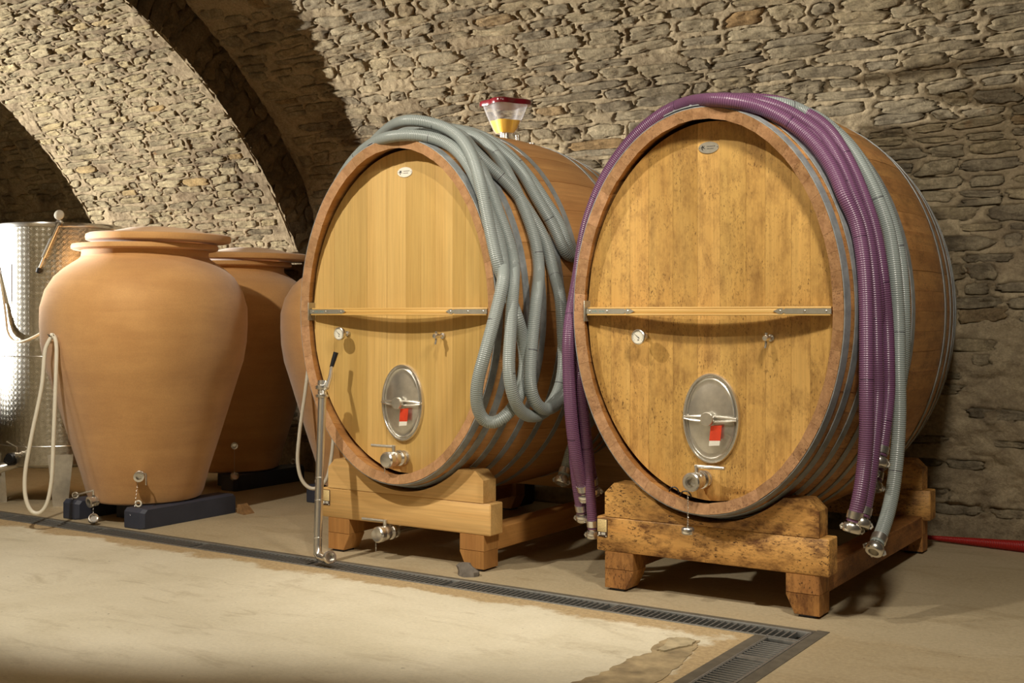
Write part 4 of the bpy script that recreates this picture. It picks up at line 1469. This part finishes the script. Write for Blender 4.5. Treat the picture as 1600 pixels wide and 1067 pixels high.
def star(R, z, lob=0.13, n=32):
    return [(FX + R * (1 - lob + lob * math.cos(4 * (2 * PI * k / n))) * math.cos(2 * PI * k / n + 0.35),
             FY + R * (1 - lob + lob * math.cos(4 * (2 * PI * k / n))) * math.sin(2 * PI * k / n + 0.35), FZ + z) for k in range(n)]


FP = [(0.030, -0.012), (0.032, 0.0), (0.060, 0.004), (0.078, 0.030), (0.098, 0.075), (0.118, 0.120), (0.136, 0.165), (0.140, 0.178)]
mb = MB()
mb.loft([star(R, z) for R, z in FP], True, False)
mb.build('bowl', 'clear_plastic', f, 50)
mb = MB()
mb.loft([star(R - 0.004, z) for R, z in ((0.056, 0.008), (0.076, 0.032), (0.098, 0.082))])
mb.build('liquid', 'yellow_wine', f, 50)
mb = MB()
mb.loft([star(0.152, 0.172), star(0.160, 0.172), star(0.163, 0.184), star(0.160, 0.200), star(0.150, 0.206), star(0.05, 0.210)])
mb.build('funnel_lid', 'lid_red', f, 40)

# ------------------------------------------------------------------ clay jars on plastic blocks
K = 234.0
AP = [(0.0, 774), (78, 774), (84, 771), (88, 762), (96, 732), (111, 685), (128, 630), (141, 587), (149, 562), (154, 532), (155.5, 503), (155, 478),
      (148, 452), (135, 431), (122, 419), (110, 410.5), (100, 404), (96, 400), (95, 394), (96, 390), (107, 389.5), (110, 388), (110.5, 384), (109, 381), (100, 380.5), (88, 381), (86, 395), (0.5, 396)]
JAR = [(r / K, 1.35 + (490 - y) / K) for r, y in AP]
LID = [(0.5, 380.2), (104, 380.2), (108.5, 378.5), (109.5, 374), (108.5, 369.5), (104, 367.5), (82, 367), (66, 363), (46, 358.5), (24, 356), (0.5, 355.2)]


def fitting(parent, o, d, r=0.030):
    """short stub with threaded ring, seen end-on"""
    mb = MB()
    mb.lathe([(r * 0.75, -0.02), (r * 0.75, 0.03), (r, 0.032), (r, 0.045), (r * 0.85, 0.047), (r * 0.85, 0.065), (r, 0.067), (r, 0.085), (r * 0.6, 0.086), (r * 0.55, 0.05), (0.001, 0.05)], o, d, 20)
    return mb.build('valve', 'stainless', parent)


def amphora(x, y, s, mat, label, lid_dx, front):
    t = thing('clay_amphora', (x, y, 0.125), label, 'amphora', 'terracotta amphorae')
    z0 = JAR[0][1]
    mb = MB()
    mb.lathe([(max(r, 0.001) * s, 0.125 + (z - z0) * s) for r, z in JAR], (x, y, 0), (0, 0, 1), 96)
    body = mb.build('body', mat, t, 35)
    mb = MB()
    dz = 0.014
    mb.lathe([(max(r / K, 0.001) * s, 0.125 + (1.35 + (490 - q) / K - z0) * s + dz) for r, q in LID], (x + lid_dx * 0.8374, y + lid_dx * 0.5466, 0), (0.012, 0.0, 1), 80)
    mb.build('lid', mat, t, 35)
    return t


def radius_at(z, s):
    z0 = JAR[0][1]
    zz = (z - 0.125) / s + z0
    o = [(b, a) for a, b in JAR[1:12]]
    return float(np.interp(zz, [q[0] for q in o], [q[1] for q in o])) * s


def on_jar(x, y, s, z, deg, off=0.0):
    r = radius_at(z, s) + off
    return Vector((x + r * math.cos(math.radians(deg)), y + r * math.sin(math.radians(deg)), z)), Vector((math.cos(math.radians(deg)), math.sin(math.radians(deg)), 0))


def chain_cap(parent, p, drop, lean, mat='stainless'):
    mb = MB()
    n = int(drop / 0.012)
    for k in range(n):
        q = p + Vector((lean[0] * k / n, lean[1] * k / n, -0.012 * k))
        e = Vector((0.003, 0, 0)) if k % 2 else Vector((0, 0.003, 0))
        mb.tube([q - e, q + e + Vector((0, 0, -0.004)), q - e + Vector((0, 0, -0.010))], 0.0012, 4)
    mb.build('chain', 'stainless_dull', parent)
    e = p + Vector((lean[0], lean[1], -drop))
    mb = MB()
    mb.lathe([(0.03, -0.012), (0.032, -0.010), (0.032, 0.014), (0.026, 0.016), (0.024, 0.0), (0.001, 0.0)], e + Vector((0, 0, -0.02)), (0.75, -0.45, 0.55), 18)
    mb.build('blanking_cap', mat, parent)


def support_block(x0, x1, y0, y1, label, ring=True, ring_rear=False):
    t = thing('support_block', ((x0 + x1) / 2, (y0 + y1) / 2, 0), label, 'block', 'dark plastic blocks under the amphorae')
    mb = MB()
    prof = [(y0, 0.0), (y1, 0.0), (y1, 0.126), (y0, 0.126)]
    b = 0.022

    def ring_(x, i):
        return [(x, y0 + i, 0.004 + i * 0.3), (x, y0 + i + b * 0.3, 0.0), (x, y1 - i - b * 0.3, 0.0), (x, y1 - i, 0.004 + i * 0.3), (x, y1 - i, 0.126 - b - i * 0.3), (x, y1 - i - b, 0.126 - i * 0.3), (x, y0 + i + b, 0.126 - i * 0.3), (x, y0 + i, 0.126 - b - i * 0.3)]
    mb.loft([ring_(x0, b), ring_(x0 + b, 0), ring_(x1 - b, 0), ring_(x1, b)])
    mb.build('block_body', 'block_plastic', t, 30)
    for yy, on in ((y0 + 0.05, ring), (y1 - 0.06, ring_rear)):
        if on:
            mb = MB()
            cx = (x0 + x1) / 2
            c = Vector((cx, yy, 0.126 + 0.024))
            pts = [c + Vector((0.8374 * math.cos(a), 0.5466 * math.cos(a), math.sin(a))) * 0.018 for a in np.linspace(-PI / 2, 1.5 * PI, 25)]
            mb.tube(pts, 0.0055, 8)
            mb.build('eye_ring', 'tube_white' if ring and yy < y1 - 0.3 else 'stainless_dull', t, 60)
    return t


A1 = (-6.45, 5.414)
j1 = amphora(A1[0], A1[1], 1.0, 'terracotta', 'large front terracotta jar with flat lid and hanging white tube', 0.075, True)
v, d = on_jar(A1[0], A1[1], 1.0, 0.325, -45, -0.02)
o = fitting(j1, v, d, 0.033)
mb = MB()
mb.tube([v + d * 0.06 + Vector((0.03, 0, 0.02)), v + d * 0.06 + Vector((0.062, 0, 0.022)), v + d * 0.06 + Vector((0.066, 0, 0.01)), v + d * 0.07 + Vector((0.066, 0, -0.05))], 0.005, 8)
mb.build('valve_handle', 'stainless', o)
chain_cap(o, v + d * 0.07 + Vector((-0.012, 0, -0.03)), 0.19, (-0.03, 0.0))
v, d = on_jar(A1[0], A1[1], 1.0, 0.155, -96, -0.03)
o = fitting(j1, v, d + Vector((0, 0, -0.15)), 0.036)
mb = MB()
mb.lathe([(0.008, 0), (0.008, 0.03)], v + d * 0.05 + Vector((0, 0, 0.03)), (0, 0, 1), 10)
mb.tube([v + d * 0.05 + Vector((0.004, 0, 0.062)), v + d * 0.10 + Vector((-0.09, -0.02, 0.03)), v + d * 0.10 + Vector((-0.10, -0.02, 0.022))], 0.006, 8)
mb.build('valve_handle', 'stainless', o)
chain_cap(o, v + d * 0.08 + Vector((0.035, 0, -0.02)), 0.075, (0.005, 0))
# clip and white tube loop on the flank of the jar
v, d = on_jar(A1[0], A1[1], 1.0, 1.205, -93, 0.0)
mb = MB()
mb.lathe([(0.012, -0.01), (0.012, 0.03), (0.016, 0.032), (0.016, 0.05), (0.001, 0.051)], v, d, 12)
mb.tube([v + d * 0.03 + Vector((-0.05, 0, 0.014)), v + d * 0.03, v + d * 0.03 + Vector((0.03, -0.02, 0.02))], 0.004, 8)
o = mb.build('side_tap', 'stainless', j1)
p0 = v + d * 0.045
right = Vector((0.8374, 0.5466, 0))
fw = Vector((0.25, -0.97, 0))
pts = [p0 + Vector((0, 0, -0.005)), p0 + right * -0.03 + Vector((0, 0, -0.06)), p0 + right * -0.055 + Vector((0, 0, -0.3)), p0 + right * -0.12 + Vector((0, 0, -0.62)),
       p0 + right * -0.160 + Vector((0, 0, -0.86)), p0 + right * -0.155 + Vector((0, 0, -1.00)), p0 + right * -0.12 + Vector((0, 0, -1.085)), p0 + right * -0.08 + Vector((0, 0, -1.10)),
       p0 + right * -0.035 + Vector((0, 0, -1.06)), p0 + right * 0.0 + Vector((0, 0, -0.93)), p0 + right * 0.018 + Vector((0, 0, -0.6)), p0 + right * 0.03 + Vector((0, 0, -0.3)),
       p0 + right * 0.036 + Vector((0, 0, -0.06)), p0 + right * 0.03 + Vector((0, 0, -0.005)), p0 + right * 0.012 + Vector((0, 0, 0.016)), p0 + right * 0.0 + Vector((0, 0, 0.012))]
t = thing('white_tube', tuple(pts[7]), 'white plastic tube hanging in a long loop from the front jar', 'tube')
mb = MB()
mb.tube(bez(pts, 0.02), 0.0125, 12)
mb.build('tube_loop', 'tube_white', t, 60)
support_block(-6.86, -6.70, 5.06, 5.82, 'dark slate plastic block under the left side of the front jar')
support_block(-6.24, -6.05, 5.05, 5.86, 'dark slate plastic block under the right side of the front jar')
support_block(-6.60, -6.34, 5.28, 5.74, 'dark slate middle block in shadow under the front jar', False)

A2 = (-7.10, 6.83)
j2 = amphora(A2[0], A2[1], 0.97, 'terracotta', 'darker terracotta jar standing half shaded behind the front jar', 0.12, False)
v, d = on_jar(A2[0], A2[1], 0.97, 0.35, -43, -0.02)
o = fitting(j2, v, d, 0.026)
chain_cap(o, v + d * 0.06 + Vector((0, 0, -0.025)), 0.19, (0, 0))
support_block(-6.93, -6.76, 6.52, 7.30, 'near-black plastic block under the shaded rear jar', False, True)
support_block(-7.14, -6.975, 6.68, 7.15, 'black block in the gap between the front jar and the shaded rear block', False, False)
A3 = (-5.61, 6.74)
j3 = amphora(A3[0], A3[1], 0.97, 'terracotta', 'pale clay jar only peeking out between the shaded jar and the clean cask', 0.03, False)
support_block(-5.98, -5.81, 6.44, 7.1, 'dark plastic block behind the leaning steel pipe', True, False)
pts = [(-5.585, 6.15, 1.18), (-5.615, 6.12, 1.1), (-5.66, 6.1, 0.8), (-5.705, 6.09, 0.5), (-5.715, 6.09, 0.32), (-5.685, 6.11, 0.2), (-5.625, 6.14, 0.155), (-5.555, 6.18, 0.2), (-5.515, 6.21, 0.4), (-5.505, 6.22, 0.75), (-5.515, 6.21, 1.1)]
t = thing('white_tube', pts[5], 'thin off-white tube hanging beside the leaning steel pipe', 'tube')
mb = MB()
mb.tube(bez(pts, 0.02), 0.0125, 12)
mb.build('tube_loop', 'tube_white', t, 60)
t = thing('support_block', (-4.70, 7.14, 0), 'black plastic block with steel stub on the floor behind the clean cask', 'block', 'dark plastic blocks under the amphorae')
mb = MB()
mb.box(-4.78, -4.56, 7.0, 7.3, 0.0, 0.17, 0.02)
mb.build('block_body', 'black_rubber', t, 30)
mb = MB()
mb.lathe([(0.03, 0), (0.03, 0.05), (0.036, 0.052), (0.036, 0.07), (0.001, 0.07)], (-4.66, 7.0, 0.12), (0, -1, 0), 18)
mb.build('valve', 'stainless', t)
mb = MB()
mb.box(-4.98, -3.1, 7.36, 7.52, 0.0, 0.14, 0.02)
tag(mb.build('trim_2', 'plinth_stone'), 'low stone footing along the wall behind the clean cask', None, None, 'structure')
mb = MB()
pl = [(-6.03, 5.83, 0.0), (-5.93, 5.80, 0.0), (-5.93, 5.90, 0.0), (-6.03, 5.93, 0.0), (-6.03, 5.835, 0.058), (-6.0, 5.84, 0.06), (-6.0, 5.9, 0.06), (-6.03, 5.92, 0.058)]
mb.add(pl, [(3, 2, 1, 0), (4, 5, 6, 7), (0, 1, 5, 4), (1, 2, 6, 5), (2, 3, 7, 6), (3, 0, 4, 7)])
tag(mb.build('wedge', 'wedge_wood', None, 30), 'small brown wooden wedge at the end of the right block', 'wedge')

# ------------------------------------------------------------------ stainless tank at the left
TX, TY, TR = -7.62, 5.62, 0.43
tk = thing('steel_tank', (TX, TY, 0), 'swirl-polished stainless steel tank at the left edge behind the front jar', 'tank')
mb = MB()
mb.lathe([(0.10, 0.24), (TR - 0.06, 0.262), (TR - 0.015, 0.275), (TR, 0.29), (TR, 1.0), (TR, 1.96)], (TX, TY, 0), (0, 0, 1), 72, 0, True, TR)
body = mb.build('tank_body', 'polished_tank', tk, 35)
mb = MB()
mb.lathe([(TR - 0.004, 1.955), (TR + 0.006, 1.96), (TR + 0.008, 1.978), (TR + 0.004, 1.99), (TR - 0.02, 1.99), (TR - 0.022, 1.96), (TR - 0.03, 1.95), (0.001, 1.95)], (TX, TY, 0), (0, 0, 1), 72)
mb.build('tank_rim', 'stainless', tk)
mb = MB()
for z in (0.42, 1.05):
    mb.lathe([(TR + 0.0002, z - 0.004), (TR + 0.0022, z), (TR + 0.0002, z + 0.004)], (TX, TY, 0), (0, 0, 1), 72, 0, False)
mb.build('weld_seam', 'stainless_dull', body)
for dg in (-121, -37, 75):
    a = math.radians(dg)
    ca, sa = math.cos(a), math.sin(a)

    def rp(r, w, z):
        return (TX + ca * r - sa * w, TY + sa * r + ca * w, z)
    mb = MB()
    mb.loft([[rp(TR - 0.035, -0.085, 0.36), rp(TR + 0.006, -0.085, 0.36), rp(TR + 0.006, 0.085, 0.36), rp(TR - 0.035, 0.085, 0.36)],
             [rp(TR - 0.06, -0.05, 0.012), rp(TR + 0.01, -0.05, 0.012), rp(TR + 0.01, 0.05, 0.012), rp(TR - 0.06, 0.05, 0.012)],
             [rp(TR - 0.06, -0.05, 0.0), rp(TR + 0.01, -0.05, 0.0), rp(TR + 0.01, 0.05, 0.0), rp(TR - 0.06, 0.05, 0.0)]])
    mb.build('leg', 'stainless_dull', tk, 30)


def on_tank(deg, z, off=0.0):
    a = math.radians(deg)
    return Vector((TX + (TR + off) * math.cos(a), TY + (TR + off) * math.sin(a), z))


# paper label, wrapped on the shell
mb = MB()
rings = []
for dg in np.linspace(-103, -85.5, 6):
    rings.append([tuple(on_tank(dg, 1.42, 0.001)), tuple(on_tank(dg, 1.70, 0.001)), tuple(on_tank(dg, 1.70, 0.0025)), tuple(on_tank(dg, 1.42, 0.0025))])
mb.loft(rings)
mb.build('paper_label', 'paper_white', tk, 60)
# hanging probe thermometer hooked on the rim
p1, p2, p3 = on_tank(-38, 2.01, 0.02), on_tank(-51, 1.74, 0.02), on_tank(-55, 1.665, 0.016)
mb = MB()
mb.tube([p1 + Vector((0, 0, -0.03)), p2], 0.017, 14)
mb.lathe([(0.026, -0.012), (0.026, 0.012)], p1 + Vector((0, 0, -0.03)), (0.3, -0.9, 0.3), 14)
th = mb.build('probe', 'stainless', tk, 40)
mb = MB()
mb.tube([p2, p3], 0.008, 10)
mb.build('probe_tip', 'stainless_dull', th)
mb = MB()
mb.lathe([(0.018, 0), (0.018, 0.03), (0.010, 0.034), (0.001, 0.034)], p3, (0, -0.3, -1), 12)
mb.build('probe_cap', 'black_rubber', th)
mb = MB()
mb.lathe([(0.033, 0.0), (0.035, 0.006), (0.035, 0.014), (0.031, 0.016), (0.001, 0.016)], p1 + Vector((0.02, -0.01, 0.025)), (0.45, -0.85, 0.2), 24)
mb.build('probe_dial', 'dial_white', th)
# small valve with black knob near the foot
v = on_tank(-73, 0.37)
d = Vector((math.cos(math.radians(-73)), math.sin(math.radians(-73)), 0))
mb = MB()
mb.lathe([(0.022, -0.005), (0.022, 0.02), (0.014, 0.022), (0.014, 0.07), (0.020, 0.072), (0.020, 0.09)], v, d, 16)
mb.tube([v + d * 0.05 + Vector((0, 0, 0.012)), v + d * 0.05 + Vector((0, 0, 0.05)), v + d * 0.05 + Vector((-0.09, -0.02, 0.085))], 0.005, 8)
o = mb.build('outlet_valve', 'stainless', tk)
mb = MB()
mb.lathe([(0.030, 0), (0.036, 0.006), (0.036, 0.028), (0.030, 0.034), (0.001, 0.034)], v + d * 0.085 + Vector((-0.02, 0, -0.02)), d, 10)
mb.build('knob', 'black_rubber', o)
v = Vector((-7.62, 5.12, 0.27))
mb = MB()
mb.tube([(-7.58, 5.32, 0.30), (-7.58, 5.2, 0.29), tuple(v), (-7.66, 5.08, 0.22)], [0.03, 0.03, 0.036, 0.03], 14)
mb.lathe([(0.045, -0.015), (0.048, 0.0), (0.045, 0.015)], v + Vector((-0.02, -0.02, -0.025)), (-0.6, -0.6, -0.6), 18)
o = mb.build('lower_outlet', 'stainless_dull', tk)
mb = MB()
mb.box(-7.62, -7.54, 5.14, 5.22, 0.29, 0.345, 0.012)
mb.build('clamp_nut', 'black_rubber', o)
# white tube running down the tank and behind the jar
pts = [tuple(on_tank(g, z, o)) for g, z, o in ((-122, 1.78, 0.03), (-108, 1.66, 0.012), (-98, 1.5, 0.012), (-91.5, 1.32, 0.014), (-88, 1.22, 0.02), (-81, 1.165, 0.03), (-71, 1.15, 0.05), (-59, 1.18, 0.06), (-49, 1.23, 0.06), (-40, 1.30, 0.06))]
t = thing('white_tube', pts[6], 'thin white tube sagging across the swirl-polished steel tank', 'tube')
mb = MB()
mb.tube(bez(pts, 0.02), 0.010, 10)
mb.build('tube_run', 'tube_white', t, 60)

# ------------------------------------------------------------------ leaning steel pipe with lever valve
b0 = Vector((-4.425, 4.865, 0.045))
top = Vector((-4.512, 5.005, 0.985))
dr = (top - b0).normalized()
t = thing('steel_pipe', (b0.x, b0.y, 0.005), 'tall polished steel pipe with elbow foot leaning on the clean cask', 'pipe')
mb = MB()
e1 = b0 + Vector((0.075, -0.02, 0.0))
pts = [e1 + Vector((0.035, -0.012, 0.012)), e1, b0 + Vector((0.025, -0.006, 0.002)), b0 + Vector((0.004, 0, 0.018)), b0 + dr * 0.06, b0 + dr * 0.3, b0 + dr * 0.6, top - dr * 0.07]
mb.tube(pts, 0.023, 18)
pipe = mb.build('pipe_shaft', 'stainless', t, 60)
mb = MB()
for q in (0.10, 0.30, 0.42):
    mb.lathe([(0.0232, -0.003), (0.0242, 0), (0.0232, 0.003)], b0 + dr * q, dr, 18, 0, False)
mb.build('weld_ring', 'stainless_dull', pipe)
mb = MB()
dd = (pts[0] - pts[1]).normalized()
mb.lathe([(0.024, -0.004), (0.034, 0.0), (0.036, 0.004), (0.036, 0.02), (0.033, 0.024), (0.024, 0.024), (0.021, 0.0), (0.001, 0.0)], pts[0], dd, 22)
mb.build('open_end', 'stainless', t)
mb = MB()
q = top - dr * 0.10
mb.lathe([(0.024, 0), (0.034, 0.004), (0.036, 0.016), (0.026, 0.020), (0.024, 0.045), (0.038, 0.050), (0.040, 0.066), (0.028, 0.070), (0.028, 0.095), (0.022, 0.096), (0.001, 0.096)], q, dr, 22)
o = mb.build('valve_head', 'stainless', t)
h0 = q + dr * 0.055 + Vector((0.03, -0.01, 0))
h1 = Vector((-4.50, 5.066, 1.058))
h2 = Vector((-4.486, 5.085, 1.135))
mb = MB()
mb.tube([h0, h0 + Vector((0.018, -0.008, 0.004)), (h0 + h1) / 2 + Vector((0.012, 0, 0)), h1], [0.012, 0.013, 0.012, 0.009], 10)
lv = mb.build('lever', 'stainless_dull', t)
mb = MB()
mb.tube([h1 - (h2 - h1) * 0.1, h1 + (h2 - h1) * 0.5, h2], [0.011, 0.0135, 0.0145], 12)
mb.build('grip', 'black_rubber', lv)

# ------------------------------------------------------------------ loose stone and red hose
mb = MB()
sx, sy = -3.60, 5.10
r_ = random.Random(3)
rings = []
for z, k in ((0.0, 1.0), (0.022, 0.98), (0.045, 0.72), (0.062, 0.38)):
    rings.append([(sx + (0.068 * math.cos(a) + 0.012 * r_.uniform(-1, 1)) * k - (0.02 if z > 0.03 else 0), sy + (0.05 * math.sin(a) + 0.01 * r_.uniform(-1, 1)) * k, z) for a in np.linspace(0, 2 * PI, 9, endpoint=False)])
mb.loft(rings)
tag(mb.build('loose_stone', 'rock_grey', None, 25), 'small grey pointed stone on the floor before the clean cradle', 'stone')
pts = [(-1.86, 7.36, 0.022), (-1.62, 7.34, 0.026), (-1.45, 7.32, 0.03), (-1.25, 7.30, 0.034), (-1.0, 7.28, 0.034), (-0.5, 7.27, 0.034), (0.2, 7.25, 0.034), (1.0, 7.18, 0.034), (1.9, 7.22, 0.034)]
t = thing('ribbed_hose', pts[3], 'bright red ribbed hose lying along the foot of the right wall', 'hose')
mb = MB()
P = bez(pts, 0.02)
mb.tube(P, [0.012 + 0.022 * min(1, k / (len(P) * 0.15)) for k in range(len(P))], 14, True, 0, True)
mb.build('hose_tube', 'hose_red', t, 60)
